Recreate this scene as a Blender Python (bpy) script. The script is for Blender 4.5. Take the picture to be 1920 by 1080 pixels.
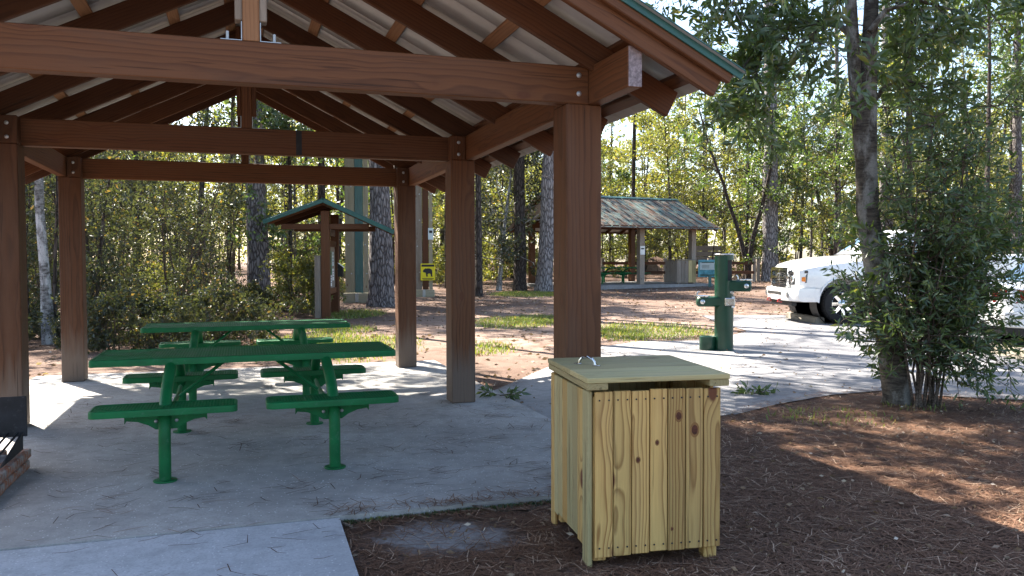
import bpy, bmesh, math, random
import numpy as np
from mathutils import Matrix, Vector
R = math.radians
scene = bpy.context.scene
for o in list(bpy.data.objects): bpy.data.objects.remove(o, do_unlink=True)
COL = scene.collection

# ------------------------------------------------------------------ camera, sky, sun, exposure
CAM_H, CAM_F, CAM_PITCH, CAM_ROLL = 1.33, 1543.6, -0.0323, -0.0026
cam = bpy.data.cameras.new('camera'); cam.sensor_width = 36; cam.lens = CAM_F/1920*36
cam.clip_start = .05; cam.clip_end = 1500
cam_o = bpy.data.objects.new('camera', cam); COL.objects.link(cam_o)
F_ = Vector((0, math.cos(CAM_PITCH), math.sin(CAM_PITCH))); R_ = Vector((1, 0, 0)); U_ = R_.cross(F_)
R2 = R_*math.cos(CAM_ROLL)+U_*math.sin(CAM_ROLL); U2 = -R_*math.sin(CAM_ROLL)+U_*math.cos(CAM_ROLL)
M = Matrix((R2, U2, -F_)).transposed().to_4x4(); M.translation = (0, 0, CAM_H); cam_o.matrix_world = M
scene.camera = cam_o

SUN_TO = Vector((-.671, .661, 1.0)).normalized()           # direction towards the sun
sun_el = math.asin(SUN_TO.z); sun_az = math.atan2(SUN_TO.x, SUN_TO.y)
world = bpy.data.worlds.new('World'); scene.world = world; world.use_nodes = True
wn = world.node_tree; wn.nodes.clear()
sky = wn.nodes.new('ShaderNodeTexSky'); sky.sky_type = 'NISHITA'; sky.sun_disc = False
sky.sun_elevation = sun_el; sky.sun_rotation = sun_az; sky.air_density = 1.0; sky.dust_density = 1.5; sky.ozone_density = 1.0
bg = wn.nodes.new('ShaderNodeBackground'); bg.inputs[1].default_value = .082
wo = wn.nodes.new('ShaderNodeOutputWorld')
wn.links.new(sky.outputs[0], bg.inputs[0]); wn.links.new(bg.outputs[0], wo.inputs[0])
sl = bpy.data.lights.new('sun', 'SUN'); sl.energy = 5.0; sl.angle = R(.53); sl.color = (1, .93, .82)
so = bpy.data.objects.new('sun', sl); COL.objects.link(so)
so.rotation_euler = (-SUN_TO).to_track_quat('-Z', 'Y').to_euler(); so.location = (-20, 20, 30)
vs = scene.view_settings; vs.view_transform = 'Standard'; vs.look = 'None'; vs.gamma = 1; vs.use_curve_mapping = False
vs.exposure = 2.42
cy = scene.cycles
cy.max_bounces = 7; cy.diffuse_bounces = 4; cy.glossy_bounces = 3; cy.transmission_bounces = 5; cy.transparent_max_bounces = 6
cy.use_denoising = True; cy.caustics_reflective = False; cy.caustics_refractive = False; cy.sample_clamp_indirect = 8

# ------------------------------------------------------------------ pixel helpers
def ray(x, y): return F_ + R2*((x-960)/CAM_F) + U2*((540-y)/CAM_F)
def gz(x, y): return -.04 + .018*min(max(0, y-20), 45)
def gp(x, y, z=0.0):
    d = ray(x, y); t = (z-CAM_H)/d.z; return Vector((0, 0, CAM_H)) + d*t
def gpt(x, y):
    p = gp(x, y, -.04)
    for _ in range(40): p = gp(x, y, .5*(p.z+gz(p.x, p.y)))
    return p
def at_depth(x, y, depth): d = ray(x, y); return Vector((0, 0, CAM_H)) + d*(depth/d.y)

# ------------------------------------------------------------------ materials
MAT = {}
class NT:
    def __init__(s, name):
        m = bpy.data.materials.new(name); m.use_nodes = True; s.m = m; s.t = m.node_tree; s.t.nodes.clear()
        s.out = s.n('ShaderNodeOutputMaterial'); MAT[name] = m
    def n(s, ty, **kw):
        nd = s.t.nodes.new(ty)
        for k, v in kw.items():
            if k in nd.bl_rna.properties and k not in nd.inputs: setattr(nd, k, v)
            else: s.set(nd, k, v)
        return nd
    def set(s, nd, k, v):
        i = nd.inputs[k]
        if isinstance(v, bpy.types.NodeSocket): s.t.links.new(v, i)
        elif isinstance(v, bpy.types.Node): s.t.links.new(v.outputs[0], i)
        else:
            if hasattr(i.default_value, '__len__') and hasattr(v, '__len__') and len(i.default_value) == 4 and len(v) == 3: v = (*v, 1)
            i.default_value = v
    def math(s, op, a, b=0.0, c=None, clamp=False):
        nd = s.n('ShaderNodeMath'); nd.operation = op; nd.use_clamp = clamp
        s.set(nd, 0, a); s.set(nd, 1, b)
        if c is not None: s.set(nd, 2, c)
        return nd.outputs[0]
    def mix(s, fac, a, b, mode='MIX'):
        nd = s.n('ShaderNodeMix'); nd.data_type = 'RGBA'; nd.blend_type = mode
        s.set(nd, 0, fac)
        for i, v in ((6, a), (7, b)):
            if isinstance(v, (bpy.types.NodeSocket, bpy.types.Node)): s.set(nd, i, v)
            else: nd.inputs[i].default_value = (*v, 1)
        return nd.outputs[2]
    def ramp(s, fac, stops):
        nd = s.n('ShaderNodeValToRGB'); s.set(nd, 0, fac); cr = nd.color_ramp
        while len(cr.elements) < len(stops): cr.elements.new(.5)
        for e, (p, c) in zip(cr.elements, stops):
            e.position = p; e.color = (*c, 1) if hasattr(c, '__len__') else (c, c, c, 1)
        return nd.outputs[0]
    def noise(s, vec, scale, detail=4, rough=.55, dist=0):
        nd = s.n('ShaderNodeTexNoise'); nd.inputs['Scale'].default_value = scale; nd.inputs['Detail'].default_value = detail
        nd.inputs['Roughness'].default_value = rough; nd.inputs['Distortion'].default_value = dist
        if vec is not None: s.set(nd, 'Vector', vec)
        return nd.outputs[0]
    def vor(s, vec, scale, feature='F1', out=0):
        nd = s.n('ShaderNodeTexVoronoi'); nd.feature = feature; nd.inputs['Scale'].default_value = scale
        if vec is not None: s.set(nd, 'Vector', vec)
        return nd.outputs[out]
    def mapping(s, vec, scale=(1, 1, 1), loc=(0, 0, 0)):
        nd = s.n('ShaderNodeMapping'); s.set(nd, 'Vector', vec); s.set(nd, 'Scale', scale); s.set(nd, 'Location', loc); return nd.outputs[0]
    def obj(s): return s.n('ShaderNodeTexCoord').outputs['Object']
    def pos(s): return s.n('ShaderNodeNewGeometry').outputs['Position']
    def rand(s): return s.n('ShaderNodeObjectInfo').outputs['Random']
    def island(s): return s.n('ShaderNodeNewGeometry').outputs['Random Per Island']
    def bump(s, h, strength=.3, dist=.01):
        nd = s.n('ShaderNodeBump'); nd.inputs['Strength'].default_value = strength; nd.inputs['Distance'].default_value = dist
        s.set(nd, 'Height', h); return nd.outputs[0]
    def principled(s, col, rough=.6, bump=None, metal=0.0, spec=.5, coat=0.0, trans=None):
        nd = s.n('ShaderNodeBsdfPrincipled'); s.set(nd, 'Base Color', col); s.set(nd, 'Roughness', rough); s.set(nd, 'Metallic', metal)
        s.set(nd, 'Specular IOR Level', spec); s.set(nd, 'Coat Weight', coat)
        if trans is not None: s.set(nd, 'Transmission Weight', trans)
        if bump is not None: s.set(nd, 'Normal', bump)
        s.t.links.new(nd.outputs[0], s.out.inputs[0]); return s.m

def mat_plain(name, col, rough=.5, metal=0.0, spec=.5, var=.12, scale=9, coat=0.0, bump=.05, dirt=None):
    s = NT(name); v = s.obj(); n = s.noise(v, scale, 5, .6)
    dark = tuple(c*(1-var*1.6) for c in col); lite = tuple(min(1, c*(1+var)) for c in col)
    c = s.ramp(n, [(.25, dark), (.75, lite)])
    if dirt:
        f = s.ramp(s.noise(v, scale*3.7, 6, .7), [(.58, 0), (.72, 1)])
        c = s.mix(s.math('MULTIPLY', f, dirt[1]), c, dirt[0])
    return s.principled(c, s.math('MULTIPLY_ADD', n, .25, rough-.1), s.bump(s.noise(v, scale*14, 3), bump, .004), metal, spec, coat)

def mat_wood(name, lite, dark, freq=90, contrast=1.0, knots=1.0, grey=None, green=None, rough=.75, knotcol=(.1, .035, .015), foot=None):
    """sawn timber: growth rings cut lengthwise along local X, knots and checks"""
    s = NT(name); v = s.obj(); rnd = s.rand()
    off = s.n('ShaderNodeCombineXYZ'); s.set(off, 0, s.math('MULTIPLY', rnd, 37.0)); s.set(off, 1, s.math('MULTIPLY', rnd, 5.3)); s.set(off, 2, s.math('MULTIPLY', rnd, 11.7))
    ov = s.n('ShaderNodeVectorMath', operation='ADD'); s.set(ov, 0, v); s.set(ov, 1, off.outputs[0]); vv = ov.outputs[0]
    sep = s.n('ShaderNodeSeparateXYZ'); s.set(sep, 0, v)
    # knots
    kv = s.mapping(vv, (2.4, 5.0, 5.0)); kd = s.vor(kv, 1.0)
    kn = s.math('POWER', s.math('SUBTRACT', 1.0, s.math('MULTIPLY', kd, 2.2), clamp=True), 2.0)
    warp = s.noise(s.mapping(vv, (.9, 3.5, 3.5)), 1.0, 3, .55)
    y = s.math('ADD', sep.outputs[1], s.math('MULTIPLY_ADD', s.math('FRACT', s.math('MULTIPLY', rnd, 13.7)), .09, -.045))
    z = s.math('ADD', sep.outputs[2], s.math('MULTIPLY_ADD', s.math('FRACT', s.math('MULTIPLY', rnd, 7.1)), .10, .015))
    r = s.math('SQRT', s.math('ADD', s.math('MULTIPLY', y, y), s.math('MULTIPLY', z, z)))
    r = s.math('ADD', r, s.math('MULTIPLY', warp, .075)); r = s.math('ADD', r, s.math('MULTIPLY', kn, .035*knots))
    w = s.math('FRACT', s.math('MULTIPLY', r, freq))
    band = s.ramp(w, [(0, 0), (.55, .25), (.86, 1), (1, 0)])
    fine = s.noise(s.mapping(vv, (6, 160, 160)), 1.0, 3, .6)
    fac = s.math('ADD', s.math('MULTIPLY', band, .62*contrast), s.math('MULTIPLY', fine, .5), clamp=True)
    c = s.mix(fac, lite, dark)
    tone = s.math('MULTIPLY_ADD', rnd, .5, .72)
    tn = s.n('ShaderNodeCombineXYZ'); [s.set(tn, i, tone) for i in range(3)]
    c = s.mix(1.0, c, tn.outputs[0], 'MULTIPLY')
    if green:
        gf = s.ramp(s.noise(s.mapping(vv, (.7, 2, 2)), 1.2, 3), [(.4, 0), (.66, 1)]); c = s.mix(s.math('MULTIPLY', gf, green[1]), c, green[0])
    if grey:
        gf = s.ramp(s.noise(s.mapping(vv, (1.2, 7, 7)), 1.0, 6, .65), [(.45, 0), (.75, 1)]); c = s.mix(s.math('MULTIPLY', gf, grey[1]), c, grey[0])
    if foot:
        ff = s.ramp(s.math('ADD', sep.outputs[0], s.math('MULTIPLY', s.noise(s.mapping(vv, (1.5, 14, 14)), 1.0, 4), -.55)), [(.0, 1), (.30, 0)])
        c = s.mix(s.math('MULTIPLY', ff, foot[1]), c, foot[0])
    kc = s.ramp(kd, [(.0, 1), (.085, 1), (.13, 0)])
    c = s.mix(s.math('MULTIPLY', kc, .8*knots), c, knotcol)
    chk = s.noise(s.mapping(vv, (1.4, 55, 55)), 1.0, 2, .5); ck = s.ramp(chk, [(.655, 0), (.70, 1)])
    c = s.mix(s.math('MULTIPLY', ck, .55), c, tuple(x*.25 for x in dark))
    h = s.math('SUBTRACT', s.math('MULTIPLY', fine, .5), s.math('ADD', s.math('MULTIPLY', band, .35), s.math('MULTIPLY', ck, 1.0)))
    return s.principled(c, rough, s.bump(h, .35, .004), 0, .3)

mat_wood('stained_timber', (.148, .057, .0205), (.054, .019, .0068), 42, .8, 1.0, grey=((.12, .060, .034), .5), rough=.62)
mat_wood('post_timber', (.138, .055, .022), (.052, .020, .0085), 42, .75, .9, grey=((.115, .064, .042), .55), rough=.65, foot=((.14, .112, .092), .75))
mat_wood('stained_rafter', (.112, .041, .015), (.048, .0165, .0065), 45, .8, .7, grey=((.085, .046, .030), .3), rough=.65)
mat_wood('pale_batten', (.30, .155, .075), (.18, .082, .038), 50, .7, .6, rough=.7)
mat_wood('new_pine', (.68, .440, .155), (.27, .130, .036), 62, 1.3, 1.4, green=((.36, .32, .13), .25), grey=((.34, .24, .11), .45), rough=.6, knotcol=(.13, .045, .02))
mat_wood('treated_pine', (.50, .40, .195), (.31, .235, .105), 70, .8, .8, green=((.32, .325, .165), .35), grey=((.33, .285, .17), .5), rough=.65)
mat_wood('grey_timber', (.30, .25, .20), (.15, .115, .09), 80, .8, .8, grey=((.33, .31, .28), .6), rough=.8)
mat_wood('pale_timber', (.42, .37, .25), (.27, .23, .15), 60, .6, .8, grey=((.36, .35, .3), .5), rough=.8)
mat_wood('green_timber', (.085, .17, .155), (.045, .095, .09), 60, .5, .6, grey=((.17, .22, .2), .4), rough=.8)
mat_plain('green_coating', (.004, .128, .038), .5, 0, .22, .22, 6, .03, .06, ((.10, .17, .13), .35))
mat_plain('fountain_green', (.004, .045, .024), .30, 0, .45, .18, 4, .1, .03, ((.03, .07, .05), .3))
mat_plain('roof_green', (.02, .095, .08), .4, .1, .5, .2, 3, 0, .05, ((.10, .13, .11), .5))
mat_plain('roof_underside', (.44, .44, .43), .45, .25, .5, .13, 2.4, 0, .05, ((.26, .23, .19), .55))
mat_plain('galvanised', (.42, .43, .44), .4, .8, .5, .15, 30)
mat_plain('steel_bright', (.62, .62, .62), .22, 1.0, .5, .08, 20)
mat_plain('chrome', (.8, .8, .8), .08, 1.0, .5, .03, 5, 0, 0)
mat_plain('black_steel', (.025, .026, .03), .6, .4, .5, .35, 9, 0, .2, ((.12, .12, .13), .5))
mat_plain('ash_grey', (.16, .16, .17), .9, 0, .2, .6, 14, 0, .5)
mat_plain('white_paint', (.80, .80, .79), .25, 0, .5, .03, 3, .8, .0)
mat_plain('black_plastic', (.02, .02, .021), .55, 0, .4, .2, 20)
mat_plain('rubber', (.022, .022, .023), .8, 0, .3, .25, 25, 0, .2)
mat_plain('paper_white', (.78, .78, .76), .7, 0, .2, .04, 5, 0, 0)
mat_plain('print_dark', (.03, .03, .035), .6, 0, .3, .1, 10, 0, 0)
mat_plain('print_green', (.05, .22, .12), .6, 0, .3, .3, 12, 0, 0)
mat_plain('sign_yellow', (.78, .66, .02), .5, 0, .4, .04, 5, 0, 0)
mat_plain('sign_blue', (.16, .45, .55), .35, 0, .5, .35, 7, 0, 0)
mat_plain('sign_pale', (.62, .72, .74), .35, 0, .5, .1, 9, 0, 0)
mat_plain('lamp_red', (.30, .012, .012), .15, 0, .6, .3, 12, .6, 0)
mat_plain('lamp_amber', (.75, .22, .02), .2, 0, .6, .2, 12, .5, 0)
mat_plain('lamp_clear', (.22, .23, .25), .08, .6, .6, .25, 30, .8, 0)
mat_plain('knot_dark', (.10, .032, .016), .6, 0, .3, .35, 60, 0, .2)
mat_plain('knot_ring', (.25, .125, .042), .65, 0, .3, .25, 60, 0, .1)
mat_plain('water_scum', (.05, .055, .05), .1, 0, .5, .3, 8, 0, .1)
mat_plain('cut_end', (.30, .25, .26), .85, 0, .2, .45, 40, 0, .4)
def mat_glass():
    s = NT('car_glass'); s.principled((.05, .12, .17), .03, None, 0.0, .9, 1.0)
mat_glass()

def mat_brick(name, a, b, soot):
    s = NT(name); v = s.obj(); n = s.noise(v, 22, 5, .7); r = s.rand()
    c = s.mix(r, a, b); c = s.mix(s.ramp(n, [(.42, 0), (.62, 1)]), c, soot)
    s.principled(c, .9, s.bump(n, .6, .01), 0, .2)
mat_brick('red_brick', (.33, .12, .06), (.25, .11, .07), (.30, .28, .26))

def mat_concrete(name, base, stain, speck, dirt=.4):
    s = NT(name); v = s.pos()
    n1 = s.noise(v, .9, 6, .6); n2 = s.noise(v, 9, 5, .65); n3 = s.noise(v, 75, 3, .6)
    c = s.ramp(n1, [(.3, stain), (.62, base)])
    c = s.mix(s.math('MULTIPLY', s.ramp(n2, [(.45, 0), (.7, 1)]), dirt), c, tuple(x*.62 for x in stain))
    c = s.mix(s.math('MULTIPLY', s.ramp(n3, [(.35, 1), (.5, 0)]), .5), c, tuple(x*.6 for x in base))
    vd = s.vor(v, 42); sp = s.ramp(vd, [(.0, 1), (.16, 1), (.2, 0)])
    pick = s.ramp(s.vor(v, 42, 'F1', 1), [(.5, 0), (.6, 1)])
    c = s.mix(s.math('MULTIPLY', s.math('MULTIPLY', sp, pick), .75), c, speck)
    h = s.math('ADD', n3, s.math('MULTIPLY', n2, .6))
    return s.principled(c, .85, s.bump(h, .3, .006), 0, .25)
mat_concrete('slab_concrete', (.40, .385, .365), (.255, .243, .228), (.70, .69, .67))
mat_concrete('walk_concrete', (.47, .475, .49), (.33, .335, .345), (.66, .66, .66), .4)
mat_concrete('lot_concrete', (.235, .228, .232), (.15, .148, .155), (.36, .35, .34), .6)
mat_concrete('pad_concrete', (.30, .29, .285), (.20, .19, .185), (.42, .42, .41), .5)
mat_concrete('stop_concrete', (.33, .29, .23), (.22, .19, .15), (.4, .36, .3), .4)

def mat_ground():
    s = NT('forest_floor'); v = s.pos()
    n1 = s.noise(v, .35, 6, .62); n2 = s.noise(v, 3.2, 6, .68); n3 = s.noise(s.mapping(v, (26, 26, 26)), 1, 5, .72, 1.2)
    straw = s.mix(n3, (.030, .018, .014), (.185, .112, .080))
    straw = s.mix(s.ramp(n2, [(.42, 0), (.7, 1)]), straw, (.085, .052, .038))
    dirt = s.mix(n3, (.19, .135, .105), (.43, .325, .265))
    f = s.ramp(s.math('ADD', s.math('MULTIPLY', n1, .7), s.math('MULTIPLY', n2, .3)), [(.47, 0), (.56, 1)])
    # sandy clearing in front of the kiosk
    sep = s.n('ShaderNodeSeparateXYZ'); s.set(sep, 0, v)
    dx = s.math('DIVIDE', s.math('SUBTRACT', sep.outputs[0], 3.5), 9.0); dy = s.math('DIVIDE', s.math('SUBTRACT', sep.outputs[1], 17.0), 9.5)
    d = s.math('SQRT', s.math('ADD', s.math('MULTIPLY', dx, dx), s.math('MULTIPLY', dy, dy)))
    d = s.math('ADD', d, s.math('MULTIPLY_ADD', n2, .5, -.25))
    clear = s.ramp(d, [(.55, 1), (.95, 0)])
    f = s.math('MAXIMUM', s.math('MULTIPLY', f, .35), s.math('MULTIPLY', clear, s.math('MULTIPLY_ADD', s.ramp(n2, [(.40, 0), (.6, 1)]), .7, .15)))
    c = s.mix(f, straw, dirt)
    # patch of ash and sand by the slab
    ax = s.math('DIVIDE', s.math('SUBTRACT', sep.outputs[0], -.33), .38); ay = s.math('DIVIDE', s.math('SUBTRACT', sep.outputs[1], 4.05), .26)
    a = s.math('SQRT', s.math('ADD', s.math('MULTIPLY', ax, ax), s.math('MULTIPLY', ay, ay)))
    a = s.math('ADD', a, s.math('MULTIPLY_ADD', s.noise(v, 11, 5, .7), 1.6, -.8))
    c = s.mix(s.math('MULTIPLY', s.ramp(a, [(.5, 1), (1.0, 0)]), .85), c, (.30, .285, .28))
    h = s.math('ADD', n3, s.math('MULTIPLY', n2, .8))
    s.principled(c, .95, s.bump(h, .8, .02), 0, .15)
mat_ground()

def mat_leaf(name, dark, lite, yellow=None, trans=.45, rough=.45, gloss=.06):
    s = NT(name); i = s.island(); p = s.noise(s.pos(), .45, 3)
    f = s.math('ADD', s.math('MULTIPLY', i, .65), s.math('MULTIPLY', p, .4), clamp=True)
    c = s.mix(f, dark, lite)
    if yellow:
        yf = s.ramp(s.math('FRACT', s.math('MULTIPLY', i, 91.7)), [(yellow[1], 0), (yellow[1]+.02, 1)]); c = s.mix(yf, c, yellow[0])
    tc = s.mix(1.0, c, (1.35, 1.25, .55), 'MULTIPLY')
    d = s.n('ShaderNodeBsdfDiffuse'); s.set(d, 0, c)
    t = s.n('ShaderNodeBsdfTranslucent'); s.set(t, 0, tc)
    m1 = s.n('ShaderNodeMixShader'); s.set(m1, 0, trans); s.t.links.new(d.outputs[0], m1.inputs[1]); s.t.links.new(t.outputs[0], m1.inputs[2])
    g = s.n('ShaderNodeBsdfGlossy'); s.set(g, 0, (1, 1, 1)); s.set(g, 1, rough)
    m2 = s.n('ShaderNodeMixShader'); s.set(m2, 0, gloss); s.t.links.new(m1.outputs[0], m2.inputs[1]); s.t.links.new(g.outputs[0], m2.inputs[2])
    s.t.links.new(m2.outputs[0], s.out.inputs[0])
mat_leaf('leaf_oak', (.034, .074, .020), (.115, .175, .048), ((.22, .21, .045), .95), .55)
mat_leaf('leaf_bush', (.034, .074, .028), (.110, .165, .062), ((.20, .21, .06), .95), .48, .4, .045)
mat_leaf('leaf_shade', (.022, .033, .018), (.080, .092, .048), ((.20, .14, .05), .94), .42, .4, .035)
mat_leaf('leaf_light', (.085, .115, .030), (.230, .245, .075), ((.34, .27, .06), .92), .58)
mat_leaf('needle_green', (.035, .070, .022), (.090, .130, .045), ((.22, .14, .05), .95), .3, .4)
mat_leaf('grass_blade', (.085, .145, .025), (.220, .280, .060), ((.36, .28, .13), .88), .4, .5, .03)
mat_leaf('dry_leaf', (.10, .058, .034), (.30, .21, .14), ((.50, .42, .34), .93), .15, .6, .04)
mat_leaf('pine_straw', (.050, .024, .014), (.260, .140, .085), ((.42, .29, .20), .9), .05, .6, .03)

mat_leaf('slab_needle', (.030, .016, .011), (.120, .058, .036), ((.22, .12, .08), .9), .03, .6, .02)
def mat_bark(name, dark, lite, sx=9, sz=2.2, strength=1.0, lichen=None):
    s = NT(name); v = s.mapping(s.obj(), (sx, sx, sz)); wv = s.noise(v, .8, 3)
    wm = s.n('ShaderNodeVectorMath', operation='ADD'); s.set(wm, 0, v); cb = s.n('ShaderNodeCombineXYZ'); s.set(cb, 0, wv); s.set(cb, 1, wv); s.set(wm, 1, cb.outputs[0])
    e = s.vor(wm.outputs[0], 1.6, 'DISTANCE_TO_EDGE'); n = s.noise(v, 3.5, 6, .7)
    plate = s.ramp(e, [(.0, 0), (.22, 1)])
    c = s.mix(s.math('MULTIPLY', plate, s.math('MULTIPLY_ADD', n, .9, .25), clamp=True), dark, lite)
    if lichen:
        lf = s.ramp(s.noise(s.obj(), lichen[1], 5, .65), [(.54, 0), (.66, 1)]); c = s.mix(s.math('MULTIPLY', lf, lichen[2]), c, lichen[0])
    s.principled(c, .92, s.bump(s.math('ADD', plate, s.math('MULTIPLY', n, .7)), strength, .03), 0, .15)
mat_bark('bark_pine', (.065, .054, .052), (.37, .33, .32))
mat_bark('bark_dark', (.035, .028, .025), (.14, .115, .10))
mat_bark('bark_grey', (.085, .074, .072), (.52, .48, .47))
def mat_mottle(name, base, pale, dark, sc, horiz):
    s = NT(name); v = s.obj(); n1 = s.noise(s.mapping(v, (sc, sc, sc*.55)), 1.0, 5, .62); n2 = s.noise(s.mapping(v, (sc*2.2, sc*2.2, sc*horiz)), 1.0, 4, .65); n3 = s.noise(v, sc*14, 4, .7)
    c = s.mix(s.ramp(n2, [(.40, 0), (.62, 1)]), base, dark)
    c = s.mix(s.math('MULTIPLY', s.ramp(n1, [(.50, 0), (.60, 1)]), .85), c, pale)
    c = s.mix(s.math('MULTIPLY', s.ramp(n3, [(.45, 0), (.7, 1)]), .45), c, dark)
    s.principled(c, .9, s.bump(s.math('ADD', s.math('MULTIPLY', n3, .5), n2), .5, .012), 0, .15)
mat_mottle('bark_smooth', (.115, .098, .078), (.27, .255, .225), (.045, .037, .030), 5.0, 9.0)
mat_mottle('bark_pale', (.30, .295, .285), (.56, .56, .55), (.085, .078, .072), 6.0, 5.0)
mat_bark('twig', (.06, .045, .035), (.17, .13, .10), 20, 20, .3)

# ------------------------------------------------------------------ object helpers
def link(o, parent=None):
    COL.objects.link(o)
    if parent is not None: o.parent = parent
    return o
def tag(o, label=None, cat=None, group=None, kind=None):
    if label: o['label'] = label
    if cat: o['category'] = cat
    if group: o['group'] = group
    if kind: o['kind'] = kind
    return o
def thing(name, label, cat, loc=(0, 0, 0), rz=0.0, group=None):
    o = bpy.data.objects.new(name, None); o.empty_display_size = .2; link(o); o.location = loc; o.rotation_euler = (0, 0, rz)
    return tag(o, label, cat, group)
def obj_from(name, me, parent=None): return link(bpy.data.objects.new(name, me), parent)
def mesh_np(name, V, F, mat, smooth=False, idx=None):
    """V (n,3) array, F (m,k) array of equal-sized faces"""
    me = bpy.data.meshes.new(name); V = np.asarray(V, np.float32); F = np.asarray(F, np.int32); k = F.shape[1]
    me.vertices.add(len(V)); me.vertices.foreach_set('co', V.ravel())
    me.loops.add(F.size); me.loops.foreach_set('vertex_index', F.ravel())
    me.polygons.add(len(F)); me.polygons.foreach_set('loop_start', np.arange(0, F.size, k, dtype=np.int32))
    me.polygons.foreach_set('loop_total', np.full(len(F), k, np.int32))
    if smooth: me.polygons.foreach_set('use_smooth', np.ones(len(F), bool))
    mats = mat if isinstance(mat, (list, tuple)) else [mat]
    for m in mats: me.materials.append(MAT[m])
    if idx is not None: me.polygons.foreach_set('material_index', np.asarray(idx, np.int32))
    me.update(calc_edges=True); return me

class MB:
    """collects faces of one part"""
    def __init__(s): s.v = []; s.f = []; s.mi = []
    def add(s, V, F, mi=0):
        b = len(s.v); s.v += [tuple(p) for p in V]; s.f += [tuple(b+i for i in f) for f in F]; s.mi += [mi]*len(F); return s
    def box(s, c, d, c_=.004, mi=0, M=None):
        V, F = chamfer(d[0], d[1], d[2], c_)
        V = [Vector(p) for p in V]
        if M is not None: V = [M @ p for p in V]
        return s.add([Vector(c)+p for p in V], F, mi)
    def bar(s, p0, p1, w, h, mi=0, up=(0, 0, 1)):
        p0 = Vector(p0); p1 = Vector(p1); x = (p1-p0); L = x.length; x.normalize(); y = Vector(up).cross(x)
        if y.length < 1e-4: y = Vector((0, 1, 0))
        y.normalize(); z = x.cross(y); a = y*(w/2); b = z*(h/2)
        V = [p0-a-b, p0+a-b, p0+a+b, p0-a+b, p1-a-b, p1+a-b, p1+a+b, p1-a+b]
        return s.add(V, [(0, 3, 2, 1), (4, 5, 6, 7), (0, 1, 5, 4), (1, 2, 6, 5), (2, 3, 7, 6), (3, 0, 4, 7)], mi)
    def tube(s, path, radii, n=8, cap=True, mi=0):
        P = [Vector(p) for p in path]; m = len(P)
        if not hasattr(radii, '__len__'): radii = [radii]*m
        ref = Vector((1, 0, 0)); V = []
        for i, p in enumerate(P):
            t = (P[min(i+1, m-1)]-P[max(i-1, 0)]).normalized()
            a = t.cross(ref)
            if a.length < .15: a = t.cross(Vector((0, 1, 0)))
            a.normalize(); b = t.cross(a); ref = b.cross(t) if False else ref
            V += [p+(a*math.cos(q)+b*math.sin(q))*radii[i] for q in [2*math.pi*k/n for k in range(n)]]
        F = [(i*n+k, (i+1)*n+k, (i+1)*n+(k+1) % n, i*n+(k+1) % n) for i in range(m-1) for k in range(n)]
        if cap: F += [tuple(range(n)), tuple(range((m-1)*n, m*n))[::-1]]
        return s.add(V, F, mi)
    def lathe(s, prof, axis='z', n=24, c=(0, 0, 0), mi=0, closed=False):
        V = []
        for r, h in prof:
            for k in range(n):
                q = 2*math.pi*k/n; a, b = r*math.cos(q), r*math.sin(q)
                V.append(Vector(c)+Vector({'z': (a, b, h), 'y': (a, h, b), 'x': (h, a, b)}[axis]))
        m = len(prof); F = [(i*n+k, i*n+(k+1) % n, (i+1)*n+(k+1) % n, (i+1)*n+k) for i in range(m-1) for k in range(n)]
        if not closed:
            if prof[0][0] > 1e-4: F.append(tuple(range(n))[::-1])
            if prof[-1][0] > 1e-4: F.append(tuple(range((m-1)*n, m*n)))
        return s.add(V, F, mi)
    def prism(s, poly, a, b, plane='xz', mi=0):
        """extrude polygon between a and b along the axis missing from plane"""
        def P(p, t): return {'xz': (p[0], t, p[1]), 'yz': (t, p[0], p[1]), 'xy': (p[0], p[1], t)}[plane]
        n = len(poly); V = [P(p, a) for p in poly]+[P(p, b) for p in poly]
        F = [tuple(range(n)), tuple(range(n, 2*n))[::-1]]+[(i, i+n, (i+1) % n+n, (i+1) % n) for i in range(n)]
        return s.add(V, F, mi)
    def mesh(s, name, mat, smooth=False, recalc=True):
        me = bpy.data.meshes.new(name); me.from_pydata(s.v, [], s.f)
        for m in (mat if isinstance(mat, (list, tuple)) else [mat]): me.materials.append(MAT[m])
        me.polygons.foreach_set('material_index', s.mi)
        if recalc:
            bm = bmesh.new(); bm.from_mesh(me); bmesh.ops.recalc_face_normals(bm, faces=bm.faces); bm.to_mesh(me); bm.free()
        if smooth:
            me.polygons.foreach_set('use_smooth', [True]*len(me.polygons))
            try: me.set_sharp_from_angle(angle=R(38))
            except Exception: pass
        me.update(); return me
    def build(s, name, mat, parent=None, smooth=False): return obj_from(name, s.mesh(name, mat, smooth), parent)

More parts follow.
